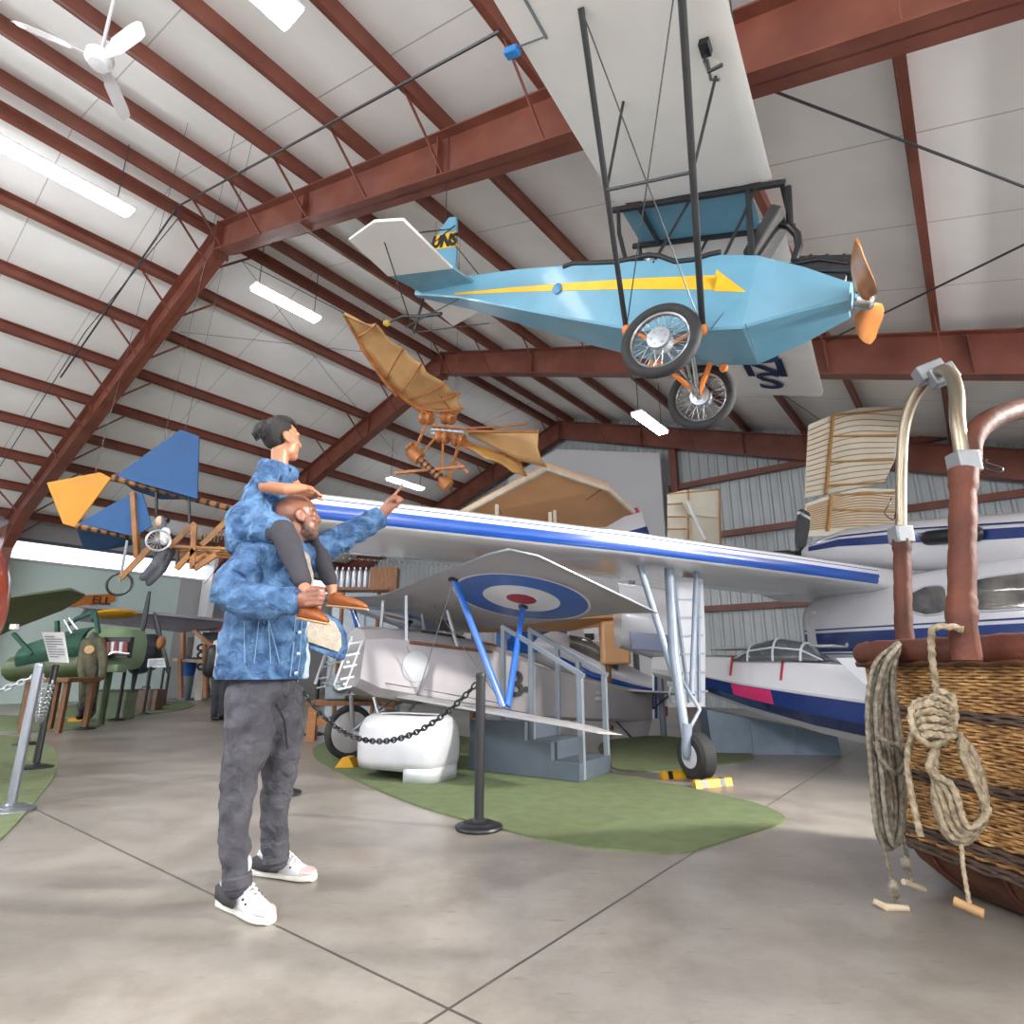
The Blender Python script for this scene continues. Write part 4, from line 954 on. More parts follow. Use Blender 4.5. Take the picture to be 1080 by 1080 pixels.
post(pq, 'black barrier post almost hidden behind the legs of the man', .95)
post(fl(331, 775), 'black barrier post standing far behind the man, beside the workbench', .95)
chain(pp + V((-.03, 0, .9)), pq + V((.03, 0, .9)), .43, 'black chain sagging across the white cowling to the black post', m_black, .055, .007)
# ================================================================ WHITE AND BLUE FLYING BOAT ON THE RIGHT
m_wh = mat('glossy white aircraft paint', 'd4d4d8', .2, .0, .02, 3, coat=.6)
m_bl = mat('glossy royal blue stripe', '184a9e', .2, 0, .03, coat=.6)
m_nv = mat('glossy navy stripe', '1c3674', .16, 0, .03, coat=.6)
m_glass = mat('tinted cabin window', '4a4a4c', .06, .2, .3, 4, col2='83817c')
m_gear = mat('blue grey landing gear', '8f9aa8', .4, .2, .06)
WD = V((.926, .377, 0)); ND = V((.377, -.926, 0)); W0 = V((1.7, 5.8, 0)); UZ = V((0, 0, 1))
T = thing('flying_boat', 'white flying boat with blue stripes, long wing across the hall and one wheel down', 'aeroplane', V((1.75, 5.9, 0)))
# wing : stripe bands follow the leading edge
def wsec(a, zc, sc=1.0):
    base = W0 + WD * a
    P = []
    # profile (distance behind leading edge, height) starting at lower trailing edge, round the nose to the upper trailing edge
    pr = [(1.85, .05), (1.2, -.02), (.6, -.05), (.25, -.06), (.08, -.05), (.02, -.03), (.0, .0), (-.005, .045), (-.003, .085), (.0, .125), (.004, .135), (.015, .165), (.06, .19), (.4, .2), (.8, .2), (1.4, .13), (1.85, .06)]
    return [base - ND * (x * sc) + UZ * (zc + z * sc) for x, z in pr]
m = M(); k = 17
secs = [wsec(-3.7, 2.19), wsec(-2.5, 2.17), wsec(-.5, 2.13), wsec(1.5, 2.06), wsec(2.9, 2.0)]
b0 = len(m.v)
for s in secs: m.v += s
for i in range(len(secs) - 1):
    for j in range(k):
        a = (j + 1) % k; m.f.append([i * k + j, i * k + a, (i + 1) * k + a, (i + 1) * k + j]); m.m.append(1 if j in (5, 6, 7) else (2 if j == 9 else 0))
m.f.append(list(range(k))); m.m.append(0); m.f.append([(len(secs) - 1) * k + j for j in range(k)]); m.m.append(0)
wing = m.build('near_wing', [m_wh, m_bl, m_bl], T, smooth=40)
m = M()
for i in range(44):
    q = W0 + WD * (-3.6 + i * .066) - ND * 1.72 + UZ * 2.16; m.bar(q + ND * .2 - UZ * .04, q - ND * .12 + UZ * .02, .012, .012)
m.build('corrugated_flap', m_wh, wing)
# wing root fillet
M().loft([[p for p in wsec(2.88, 2.0)], [p for p in wsec(3.1, 1.98, 1.05)], [p for p in wsec(3.5, 1.94, 1.12)]]).build('wing_fillet', m_wh, T, smooth=60)
# fuselage along ND, near side facing the camera ; c = distance toward the nose from the wing root
S0 = V((4.45, 6.95, 0))
def Fz(c, w, z): return S0 + ND * c + WD * w + UZ * z
def fsec(c, zt, zb, wd, off=0):
    # near side at w=0 ; superellipse section ; stripes by height
    out = []
    for i in range(28):
        g = 2 * PI * i / 28; ca, sa = math.cos(g), math.sin(g)
        out.append(Fz(c, off + wd / 2 + wd / 2 * math.copysign(abs(ca) ** .55, ca), (zt + zb) / 2 + (zt - zb) / 2 * math.copysign(abs(sa) ** .62, sa)))
    return out
m = M(); ss = [(-1.5, 1.75, .95, .5, .35), (-1.4, 1.92, .72, .9, .18), (-1.15, 2.02, .58, 1.15, .06), (-.6, 2.08, .5, 1.3, .01), (0, 2.12, .45, 1.35, 0), (1.2, 2.15, .42, 1.4, 0), (2.6, 2.1, .42, 1.4, 0), (3.4, 1.9, .5, 1.2, .1), (4.0, 1.4, .7, .7, .35)]
fus = m.loft([fsec(*a) for a in ss]).build('fuselage', m_wh, T, smooth=60)
def sideat(c):
    for a, b_ in zip(ss, ss[1:]):
        if a[0] <= c <= b_[0]:
            t = (c - a[0]) / (b_[0] - a[0]); return [a[i] + (b_[i] - a[i]) * t for i in range(5)]
    return ss[-1]
def skin(c, z, e=.004):
    a = sideat(c); zm = (a[1] + a[2]) / 2; hz = (a[1] - a[2]) / 2; sa = max(-.999, min(.999, (z - zm) / hz)); s1 = abs(sa) ** (1 / .62); ca = math.sqrt(max(0, 1 - s1 * s1)) ** .55
    return Fz(c, a[4] + a[3] / 2 - a[3] / 2 * ca - e, z)
def band(name, c0, c1, zf0, zf1, mt, n=16, e=.004):
    m = M(); R0, R1, R2 = [], [], []
    for i in range(n + 1):
        c = c0 + (c1 - c0) * i / n; R0.append(skin(c, zf0(c), e)); R1.append(skin(c, (zf0(c) + zf1(c)) / 2, e)); R2.append(skin(c, zf1(c), e))
    m.loft([R0, R1, R2], cap=False, ringclosed=False); return m.build(name, mt, fus, smooth=60)
band('navy_stripe', -1.35, 3.2, lambda c: 1.2 - .01 * c, lambda c: 1.44 - .012 * c, m_nv)
band('thin_navy_stripe', -1.35, 3.2, lambda c: 1.475 - .012 * c, lambda c: 1.495 - .012 * c, m_nv)
band('thin_navy_stripe', -1.35, 3.2, lambda c: 1.165 - .01 * c, lambda c: 1.18 - .01 * c, m_nv)
band('navy_hull_side', -1.1, 3.2, lambda c: .55, lambda c: 1.0 - .01 * c, m_nv)
M().tube([Fz(-1.0, .7, 1.0), Fz(-2.5, .7, 1.02), Fz(-5.0, .7, 1.1)], [.26, .2, .12], 16).build('tail_boom', m_wh, T)
def pane(c0, c1, z0, z1, tear=0):
    P = []; n = 28
    for i in range(n):
        g = 2 * PI * i / n; ca, sa = math.cos(g), math.sin(g); x = math.copysign(abs(ca) ** .5, ca); y = math.copysign(abs(sa) ** .5, sa)
        if tear and x < 0: y *= (1 + .55 * x); y += .25 * x * 0
        P.append((c0 + (c1 - c0) * (x + 1) / 2, (z0 + z1) / 2 + (z1 - z0) / 2 * y))
    V_ = [skin(c, z, .006) for c, z in P]; cc_ = skin((c0 + c1) / 2, (z0 + z1) / 2, .012)
    w = M().add(V_ + [cc_], [(i, (i + 1) % n, n) for i in range(n)]).build('cabin_window', m_glass, fus, smooth=60)
    M().tube(V_, .012, 6, closed=True).build('window_frame', m_lightgrey, w)
pane(.18, .68, 1.57, 1.9, 1); pane(.84, 1.75, 1.56, 1.92); pane(1.9, 2.7, 1.56, 1.9)
# engine nacelle on top with pusher propeller
def nsec(c, zc, rw, rz): return [Fz(c, .55 + rw * math.cos(2 * PI * i / 20), zc + rz * math.sin(2 * PI * i / 20)) for i in range(20)]
na = M().loft([nsec(-1.55, 2.66, .05, .06), nsec(-1.35, 2.65, .16, .16), nsec(-.7, 2.6, .3, .27), nsec(.2, 2.46, .42, .32), nsec(1.2, 2.3, .44, .32), nsec(2.0, 2.2, .4, .28), nsec(2.4, 2.15, .2, .16)]).build('nacelle', m_wh, T, smooth=60)
for da, db, mt in ((-.03, .34, m_nv), (.48, .56, m_nv)):
    R0, R1 = [], []
    for c, zc, rw, rz in ((-1.3, 2.65, .17, .17), (-.7, 2.6, .302, .272), (.2, 2.46, .422, .322), (1.2, 2.3, .442, .322), (2.0, 2.2, .402, .282)):
        for R_, a in ((R0, da), (R1, db)): R_.append(Fz(c, .55 - (rw + .004) * math.cos(a), zc + (rz + .004) * math.sin(a)))
    M().loft([R0, R1], cap=False, ringclosed=False).build('nacelle_stripe', mt, na, smooth=60)
M().capsule([Fz(.55, .12, 2.44), Fz(1.05, .08, 2.38)], .085, 14).build('exhaust_stack', m_black, na)
hub = Fz(-1.62, .55, 2.66)
pr = M().lathe([(.1, -.1), (.1, .0), (.06, .1), (.01, .16)], hub, -ND, 16).build('propeller', m_black, T)
for g in (.85, .85 + 2.094, .85 + 4.189):
    d = (WD * math.cos(g + .4) + UZ * math.sin(g + .4)); s = d.cross(ND)
    sec = lambda r, w: [hub + d * r + s * w + ND * .02, hub + d * r + s * w - ND * .02, hub + d * r - s * w - ND * .02, hub + d * r - s * w + ND * .02]
    bl = M().loft([sec(.05, .05), sec(.2, .1), sec(.5, .125), sec(.72, .11), sec(.76, .07)]).build('blade', mat('dark propeller blade', '3d3f42', .4), pr, bevel=.006)
    M().loft([sec(.64, .118), sec(.69, .115)]).build('tip_band', m_white, bl); 
# landing gear
gx = W0 - ND * .45 + WD * .0
top = gx + UZ * 2.1; wc = W0 + UZ * .215 + WD * .02
M().tube([top + WD * .2, W0 - ND * .2 + UZ * 1.1, wc + UZ * .12 - WD * .1], [.05, .05, .042], 12).build('main_leg', m_gear, T)
M().tube([top + WD * -.18 - UZ * .02, W0 - ND * .2 + WD * .02 + UZ * .8], .035, 10).build('side_brace', m_gear, T)
M().tube([top + WD * .58, W0 - ND * .15 + WD * .14 + UZ * .75], .03, 10).build('drag_brace', m_gear, T)
M().tube([W0 - ND * .2 + UZ * .9 + WD * .06, W0 + UZ * .62 + WD * .1, W0 + UZ * .45 + WD * -.04], .02, 8).build('torque_link', m_gear, T)
M().tube([W0 + UZ * .5 - WD * .06, wc - WD * .11 + UZ * .05, wc - WD * .11], [.045, .05, .04], 12).build('wheel_fork', m_gear, T)
M().cyl(wc - WD * .14, wc + WD * .12, .03, 12).build('axle', m_gear, T)
tyre = M().lathe([(.1, -.085), (.17, -.09), (.205, -.06), (.215, -.02), (.215, .02), (.205, .06), (.17, .09), (.1, .085)], wc, WD, 40).build('tyre', m_rubber, T)
M().lathe([(.105, -.09), (.11, -.08), (.095, -.07), (.05, -.075), (.04, -.095), (.015, -.1)], wc, WD, 28).build('wheel_hub', m_lightgrey, tyre)
dp = [(.30, 2.0), (.80, 2.0), (.76, 1.3), (.68, .6), (.42, .6), (.36, 1.1)]
D0 = W0 - ND * .62
door = M().prism([D0 + WD * a + UZ * z for a, z in dp], -ND * .025).build('gear_door', m_lightgrey, T, smooth=None)
for z in (.75, .95, 1.15, 1.35, 1.55, 1.75): M().bar(D0 + WD * .40 + UZ * z + ND * .01, D0 + WD * .72 + UZ * (z + .01) + ND * .01, .02, .02).build('door_rib', m_gear, door)
for a0, a1 in (((.38, 1.95), (.47, .65)), ((.72, 1.95), (.6, .65))): M().bar(D0 + WD * a0[0] + UZ * a0[1] + ND * .012, D0 + WD * a1[0] + UZ * a1[1] + ND * .012, .04, .024).build('door_rib', m_gear, door)
m = M().tube([W0 - ND * .35 + WD * .1 + UZ * (.75 + .1 * math.sin(i)) + V((.07 * math.cos(i), 0, 0)) for i in range(8)], .012, 6); m.build('brake_hose', m_grey, T)
# floor chocks of the wheel
for p0, lab in ((fl(716, 820), 'yellow and black striped chock behind the flying boat wheel'), (fl(752, 829), 'yellow and black striped chock in front of the flying boat wheel')):
    t = thing('wheel_chock', lab, 'chock', p0, 'striped wheel chocks')
    m = M(); x = WD; m.prism([p0 - x * .2 + V((0, -.06, 0)), p0 - x * .2 + V((0, .06, 0)), p0 - x * .2 + V((0, .03, .06)), p0 - x * .2 + V((0, -.03, .06))], x * .4); m.build('block', m_yellow, t, smooth=None)
    m = M()
    for e in (-.13, .07): M().prism([p0 + x * e + V((0, -.062, .002)), p0 + x * e + V((0, .062, .002)), p0 + x * e + V((0, .031, .062)), p0 + x * e + V((0, -.031, .062))], x * .05).build('black_stripe', m_black, t, smooth=None)
# ---------------- small white and blue aeroplane hull in front of it
X0, X1 = V((2.35, 7.75, .9)), V((4.05, 6.05, .62)); dd = (X1 - X0); dx = V((dd.x, dd.y, 0)).normalized(); nn = V((-dx.y, dx.x, 0))
if nn.y > 0: nn = -nn
T = thing('small_aeroplane', 'small white and navy aeroplane with a glazed canopy between landing gear and wicker basket', 'aeroplane', V((3.4, 6.9, .0)))
def hs(t, wd, zt, zc, zb):
    c = X0.lerp(X1, t); c = V((c.x, c.y, 0)); return [c + nn * wd * .55 + UZ * zt, c + nn * wd + UZ * zc, c + nn * wd * .8 + UZ * ((zc + zb) / 2), c + UZ * zb, c - nn * wd * .8 + UZ * ((zc + zb) / 2), c - nn * wd + UZ * zc, c - nn * wd * .55 + UZ * zt, c + UZ * (zt + .03)]
HS = [(-.25, .06, 1.12, 1.0, .9), (0, .18, 1.14, .95, .74), (.3, .30, 1.12, .84, .5), (.6, .40, 1.06, .76, .32), (1.0, .47, 1.0, .66, .16), (1.5, .5, .98, .62, .1)]
hu = M().loft([hs(*a) for a in HS]).build('hull', m_wh, T, smooth=30)
def hpt(t, k):   # k 0..1 from upper chine down the near side
    for a, b_ in zip(HS, HS[1:]):
        if a[0] <= t <= b_[0]:
            x = (t - a[0]) / (b_[0] - a[0]); q = [a[i] + (b_[i] - a[i]) * x for i in range(5)]; r = hs(*q)
            return (r[1].lerp(r[2], k) if k <= 1 else r[2].lerp(r[3], k - 1)) + nn * .006 - UZ * .002
m = M(); ts = [-.1 + .1 * i for i in range(17)]
m.loft([[hpt(t, .12) for t in ts], [hpt(t, 1.0) for t in ts], [hpt(t, 1.6) for t in ts]], cap=False, ringclosed=False); m.build('navy_side', m_nv, hu, smooth=None)
m = M(); ts2 = [.25, .35, .45]; m.loft([[hpt(t, .15) + nn * .004 for t in ts2], [hpt(t, .95) + nn * .004 for t in ts2]], cap=False, ringclosed=False); m.build('pink_flash', mat('pink flash paint', 'd83a74', .25), hu, smooth=None)
for t in (.25, .5):
    a, b_ = hs(*[HS[2][i] + (HS[3][i] - HS[2][i]) * ((t - .3) / .3 if t > .3 else 0) for i in range(5)])[:2]
    c0 = X0.lerp(X1, t); o = V((c0.x, c0.y, 0)) - V((X0.lerp(X1, t if t > .3 else .3).x, X0.lerp(X1, t if t > .3 else .3).y, 0))
    M().tube([a + o + UZ * .02 - nn * .03, a + o + nn * .01, (a + o).lerp(b_ + o, .7) + nn * .012], .014, 6).build('red_mark', m_red, hu)
cz = X0.lerp(X1, .42); cz = V((cz.x, cz.y, 1.08))
m = M(); rings = []
for t, h_, w__ in ((-.42, .02, .2), (-.2, .2, .24), (.1, .26, .26), (.4, .2, .26), (.6, .0, .22)):
    c = cz + dx * t; rings.append([c + nn * (w__ * math.cos(g)) + UZ * (max(h_, .01) * math.sin(g)) for g in [PI * i / 10 for i in range(11)]])
m.loft(rings, cap=False, ringclosed=False); can = m.build('canopy', mat('clear canopy', 'b9c0c4', .05, trans=.85), T, smooth=60, solid=.006)
for r in rings[1:4]: M().tube(r, .014, 6).build('canopy_frame', m_lightgrey, can)
M().tube([r[2] for r in rings], .012, 6).build('canopy_frame', m_lightgrey, can); M().box(cz + dx * .1 + UZ * .06, (.16, .3, .2), dx, nn).build('cockpit_seat', m_black, can)
M().box(X0.lerp(X1, .35) + UZ * .45 + nn * -.55, (1.5, .55, .03), dx, nn, UZ).build('ribbed_wing', mat('ribbed white wing', 'cfcfcc', .4, 0, .2, 1), T, bevel=.01)
q0 = hs(.85, .43, .98, .75, .34)
M().prism([q0[1] + nn * .25 + UZ * .35 - dx * .15, q0[1] + nn * .25 + UZ * .35 + dx * .5, q0[1] + nn * .3 + UZ * -.02 + dx * .5, q0[1] + nn * .3 + UZ * -.02 + dx * .2], nn * .01).build('side_panel', m_lightgrey, T, smooth=None)
# tail of another aeroplane, seen left of the landing gear
t = thing('aeroplane_tail', 'white rear fuselage with a navy band seen between biplane wing and landing gear', 'aeroplane', drop(at(695, 695, 9.3)))
Yq = 9.0
m = M(); rings = []
for px, yt, yb in ((655, 612, 682), (690, 616, 694), (722, 622, 700)):
    a, b_ = at(px, yt, Yq), at(px, yb, Yq); c_ = (a + b_) / 2; h_ = (a - b_).length / 2
    rings.append([c_ + V((0, .35, 0)) + V((0, .35 * math.copysign(abs(math.cos(g)) ** .6, math.cos(g)), h_ * math.copysign(abs(math.sin(g)) ** .6, math.sin(g)))) for g in [2 * PI * i / 24 for i in range(24)]])
tb = m.loft(rings).build('rear_fuselage', m_wh, t, smooth=60)
M().prism([at(664, 666, Yq - .012), at(721, 671, Yq - .012), at(721, 689, Yq - .012), at(666, 684, Yq - .012)], V((0, .03, 0))).build('navy_band', m_nv, tb, smooth=None)
p = at(695, 695, Yq + .35); M().cyl(p, drop(p), .05, 8).build('tail_stand', m_grey, t)
# wedge plinth
T = thing('display_plinth', 'blue grey wedge-shaped display plinth on the concrete under the small white aeroplane', 'plinth', V((3.1, 7.6, 0)))
A0, A1 = fl(752, 795), fl(888, 797)
m = M(); x = (A1 - A0); m.prism([A0, A1, A1 + UZ * .22 + V((0, .05, 0)), A0 + x * .5 + UZ * .36 + V((0, .1, 0)), A0 + UZ * .5 + V((0, .1, 0))], V((.1, .7, 0))); m.build('plinth_body', mat('blue grey panel', '6b7c8c', .5), T, smooth=None)
for t in (.33, .66): M().bar(A0.lerp(A1, t) + V((0, -.004, .01)), A0.lerp(A1, t) + V((0, .04, .4 if t < .5 else .3)), .012, .012).build('panel_joint', m_grey, T)
m_sock = mat('grey cast fitting', '86898c', .45, .5, .06)
# ================================================================ WICKER BALLOON BASKET
T = thing('balloon_basket', 'wicker balloon basket with brown leather rim at the right edge', 'basket', V((2.68, 2.78, 0)))
BC = V((2.68, 2.78, 0)); bd = V((-.2, .98, 0)).normalized(); bn = V((-.98, -.2, 0)).normalized()
def per(n, hx=.75, hy=.72, r=.36):      # rounded rectangle outline, evenly spaced
    segs = []; P = []
    for cx, cy, a0 in ((1, 1, 0), (-1, 1, PI / 2), (-1, -1, PI), (1, -1, 1.5 * PI)):
        for i in range(13):
            a = a0 + PI / 2 * i / 12; P.append(V((cx * (hx - r) + r * math.cos(a), cy * (hy - r) + r * math.sin(a), 0)))
    L_ = [0]
    for a, b_ in zip(P, P[1:] + P[:1]): L_.append(L_[-1] + (b_ - a).length)
    out = []; j = 0
    for i in range(n):
        d = L_[-1] * i / n
        while L_[j + 1] < d: j += 1
        f = (d - L_[j]) / max(1e-9, L_[j + 1] - L_[j]); a, b_ = P[j], P[(j + 1) % len(P)]; out.append(a.lerp(b_, f))
    return out
def bp(p, s, z): return BC + bn * (p.x * s) + bd * (p.y * s) + V((0, 0, z))
def sc(z): return .93 + .07 * min(1, max(0, z / 1.0)) + .02 * math.sin(PI * min(1, max(0, z)))
m_wick = mat('golden wicker', 'b98e58', .6, 0, .3, 14, bump=.3, bscale=80, col2='7d5730')
m_wdark = mat('dark wicker band', '4a372b', .7, 0, .2, 20, bump=.3, bscale=80)
m_lea = mat('brown leather', '61382b', .6, 0, .15, 5, bump=.25, bscale=25, col2='42251b', spec=.2)
m_lea2 = mat('scuffed brown leather', '5f3c29', .6, 0, .3, 5, bump=.2, bscale=30, col2='301c13', spec=.25)
N_ = 220; PO = per(N_); nrm = []
M().loft([[bp(p, .96 * sc(z), z) for p in per(60)] for z in (.16, .5, 1.03)], cap=False).build('liner', mat('dark brown wicker core', '5d4226', .9), T, smooth=60)  # dark brown shell behind the weave
m = M(); z = .22; row = 0
bands = (.27, .52, .8, .2)
while z < 1.05:
    if any(abs(z - b_) < .02 for b_ in bands): z += .0135; row += 1; continue
    ring = []
    for i, p in enumerate(PO):
        w = math.sin(PI * (i / 2 + row)) if False else (1 if (i // 2 + row) % 2 else -1)
        ring.append(bp(p, sc(z) * (1 + .009 * w), z + .0015 * math.sin(i * 1.7 + row * 2.1)))
    m.tube(ring, .0068, 5, closed=True); z += .0135; row += 1
m.build('wicker_weave', m_wick, T, smooth=60)
m = M()
for b_ in bands:
    for dz, ph in ((-.012, 0), (.0, PI), (.012, 0)):
        m.tube([bp(p, sc(b_) * (1.014 + .008 * math.sin(i * .9 + ph)), b_ + dz + .006 * math.sin(i * .9 + ph)) for i, p in enumerate(PO)], .010, 6, closed=True)
m.build('dark_band', m_wdark, T, smooth=60)
P2 = per(90)
m = M(); rings = []
for i, p in enumerate(P2):
    a, b_ = P2[i - 1], P2[(i + 1) % 90]; t = (b_ - a).normalized(); o = V((t.y, -t.x, 0)); wob = 1 + .05 * math.sin(i * 2.3)
    c = bp(p, sc(1) * 1.0, 1.075); O2 = bn * o.x + bd * o.y
    rings.append([c + O2 * (.062 * wob * math.cos(2 * PI * j / 12)) + V((0, 0, .062 * wob * math.sin(2 * PI * j / 12))) for j in range(12)])
rim = m.loft(rings, False, True).build('leather_rim', m_lea, T, smooth=60)
m = M(); m.tube([bp(p, sc(1) * 1.05, 1.02 + .006 * math.sin(i * 2.0)) for i, p in enumerate(P2)], .012, 6, closed=True); m.build('rim_stitching', m_lea2, rim)
m = M(); m.loft([[bp(p, s, z) for p in P2] for s, z in ((.70, .0), (.78, .03), (.90, .12), (.945, .2), (.955, .23))]); m.build('leather_skirt', m_lea2, T, smooth=60)
m = M()
for i in range(0, 90, 6):
    p = P2[i]; m.tube([bp(p, .71, .015), bp(p, .80, .045), bp(p, .915, .125), bp(p, .965, .22)], .008, 6)
m.build('skirt_lacing', m_lea, T, kind='stuff')
# poles
fa, fb = at(953, 664, 3.15), at(951, 570, 3.17); na_, nb_ = at(1014, 664, 2.36), at(1016, 497, 2.42)
def pole(a, b_, r, nw):
    n = 30; pts = [a.lerp(b_, i / n) for i in range(n + 1)]
    pts[0] = pts[0] - V((0, 0, .12))
    rs = [r * (1 + .03 * math.sin(i * .7) + .02 * math.sin(i * 1.9 + 1) + (.12 if i in (2, 3, 5) and nw else 0) + (.1 if i > n - 4 else 0)) for i in range(n + 1)]
    return M().tube(pts, rs, 16).build('padded_pole', m_lea, T, smooth=60)
pole(fa, fb, .043, 0); pole(na_, nb_, .05, 1)
ft, nt_ = at(952, 520, 3.18), at(1017, 480, 2.425)
M().box(fb + V((0, 0, .03)), (.095, .095, .1)).build('pole_socket', m_sock, T, bevel=.01); M().box((nb_ + nt_) / 2, (.095, .095, .1)).build('pole_socket', m_sock, T, bevel=.01)
def spl(P, n=8):
    out = []
    P = [P[0] * 2 - P[1]] + P + [P[-1] * 2 - P[-2]]
    for i in range(1, len(P) - 2):
        for j in range(n):
            t = j / n; a, b_, c, d = P[i - 1:i + 3]
            out.append(.5 * ((2 * b_) + (c - a) * t + (2 * a - 5 * b_ + 4 * c - d) * t * t + (3 * b_ - a - 3 * c + d) * t ** 3))
    out.append(P[-2]); return out
m_tubem = mat('champagne metal tube', '8f8472', .35, .8, .05)
M().tube(spl([fb + V((0, 0, .02)), at(951, 490, 3.17), at(954, 450, 3.13), at(963, 422, 3.06), at(974, 405, 2.98), at(984, 396, 2.9)]), .029, 12).build('burner_arch', m_tubem, T, smooth=60)
M().tube(spl([at(984, 396, 2.9), at(995, 390, 2.75), at(1004, 397, 2.6), at(1009, 415, 2.5), at(1010, 445, 2.44), nt_ + V((-.01, 0, -.05))]), .031, 12).build('burner_arch', m_tubem, T, smooth=60)
c = at(980, 393, 2.9)
m = M().box(c, (.13, .1, .09), V((.9, -.3, .3)).normalized(), V((.3, .95, 0)).normalized(), V((-.28, .1, .95)).normalized()); m.build('arch_clamp', m_sock, T, bevel=.008)
M().box(c + V((.02, -.06, -.05)), (.12, .08, .1), V((.9, -.3, .3)).normalized(), V((.3, .95, 0)).normalized(), V((-.28, .1, .95)).normalized()).build('arch_clamp', m_sock, T, bevel=.008)
M().tube(spl([nt_ + V((.03, .02, -.03)), at(1024, 465, 2.44), at(1038, 447, 2.46), at(1060, 436, 2.5), at(1090, 430, 2.55), at(1140, 430, 2.6)]), .048, 14).build('padded_arch', m_lea, T, smooth=60)
M().tube(spl([nt_ + V((.07, -.03, -.03)), at(1035, 491, 2.4), at(1052, 498, 2.38), at(1057, 494, 2.38), at(1040, 488, 2.4), nt_ + V((.07, 0, -.02))]), .004, 6).build('safety_wire', m_black, T)
M().tube(spl([ft + V((-.07, 0, -.03)), at(938, 532, 3.15), at(933, 541, 3.15), at(942, 548, 3.15), ft + V((-.06, 0, -.12))]), .004, 6).build('safety_wire', m_black, T)
# ropes
m_rope = mat('weathered rope', 'a3947b', .9, 0, .2, 40, bump=.3, bscale=250, col2='6a5d4a')
m_rope2 = mat('grey hemp rope', '8b8172', .9, 0, .2, 40, bump=.3, bscale=250, col2='565044')
def rope(m, pts, r, k=12, tw=9.0):
    P = pts; rings = []; prev = None; ln = 0
    for i, p in enumerate(P):
        t = (P[min(i + 1, len(P) - 1)] - P[max(i - 1, 0)]).normalized()
        if prev is None: _, s, n = basis(t)
        else: s = (prev - t * prev.dot(t)).normalized(); n = s.cross(t).normalized()
        prev = s
        if i: ln += (p - P[i - 1]).length
        ph = ln * tw / r * .09
        rings.append([p + (s * math.cos(2 * PI * j / k) + n * math.sin(2 * PI * j / k)) * (r * (.82 + .2 * math.cos(3 * (2 * PI * j / k - ph)))) for j in range(k)])
    m.loft(rings)
def dense(P, step): 
    out = []; Q = spl(P, 10); out.append(Q[0]); acc = 0
    for a, b_ in zip(Q, Q[1:]):
        n = max(1, int((b_ - a).length / step)); out += [a.lerp(b_, (i + 1) / n) for i in range(n)]
    return out
RT = thing('rope_coil', 'grey rope hank hanging over the far left corner of the wicker basket', 'rope', at(940, 955, 2.88), 'ropes on the balloon basket')
rnd = random.Random(3); m = M()
for i in range(9):
    dx_ = rnd.uniform(-9, 9); dy = rnd.uniform(0, 22); Y = 2.78 + rnd.uniform(-.05, .06)
    P = [at(948 + dx_ * .3, 678 + i % 3, Y + .06), at(932 + dx_, 700, Y), at(922 + dx_ * .8, 745, Y), at(927 + dx_, 800 + dy * .3, Y), at(934 + dx_, 858 + dy, Y), at(944 + dx_ * .6, 886 + dy * .3, Y + .02), at(950 + dx_ * .6, 850, Y + .05), at(944 + dx_, 780, Y + .05), at(940 + dx_ * .5, 715, Y + .05), at(950, 680, Y + .1)]
    rope(m, dense(P, .012), .0125, 9)
m.build('rope_loops', m_rope2, RT, smooth=60)
m = M(); rope(m, dense([at(925, 775, 2.72), at(935, 782, 2.70), at(948, 788, 2.72), at(955, 800, 2.78), at(945, 815, 2.72), at(930, 800, 2.71), at(924, 782, 2.72)], .012), .0125, 9); m.build('rope_wrap', m_rope2, RT, smooth=60)
m = M(); rope(m, dense([at(930, 880, 2.8), at(936, 910, 2.82), at(942, 935, 2.84), at(946, 952, 2.86)], .01), .010, 9); m.ell(at(943, 938, 2.83), (.022, .022, .04)); m.build('rope_tail', m_rope2, RT, smooth=60)
tg = [at(921, 950, 2.86), at(934, 957, 2.84), at(958, 958, 2.84)]
M().tube(tg, [.012, .016, .012], 10).build('wooden_toggle', mat('pale worn wood', 'b9a78c', .7), RT)
m = M(); rope(m, dense([at(952, 880, 2.86), at(957, 905, 2.9), at(960, 925, 2.93), at(962, 935, 2.93)], .01), .010, 9); m.ell(at(955, 910, 2.88), (.024, .02, .03)); m.build('rope_tail', m_rope2, RT, smooth=60)
M().tube([at(953, 930, 2.92), at(975, 938, 2.95)], .013, 10).build('wooden_toggle', mat('pale worn wood', 'b9a78c', .7), RT)
RT = thing('rope_coil', 'pale knotted rope hank hanging on the near face of the wicker basket', 'rope', at(1000, 900, 2.5), 'ropes on the balloon basket')
Yf = 2.46
m = M(); rope(m, dense([at(1016, 664, 2.30), at(1002, 661, 2.32), at(984, 664, 2.36), at(983, 690, 2.4), at(986, 715, 2.42), at(990, 740, 2.42)], .01), .0145, 12); m.build('hanging_rope', m_rope, RT, smooth=60)
m = M()
for i in range(8):
    o = i * 2.6; Y = Yf - .03 * (i % 2) - .01 * i
    P = [at(990 + o * .4, 765, Y), at(987 - i * 1.5 + o * .2, 810, Y), at(986 + o, 850 - i * 3, Y), at(1000 + o * 1.1, 882 - i * 1.5, Y), at(1022 + o, 886 - i * 4, Y), at(1040 - i * .6, 855 - i * 2, Y), at(1030 - i * 2, 800, Y), at(1008 + o * .2, 772, Y)]
    rope(m, dense(P, .011), .0145, 10)
m.build('rope_loops', m_rope, RT, smooth=60)
m = M()
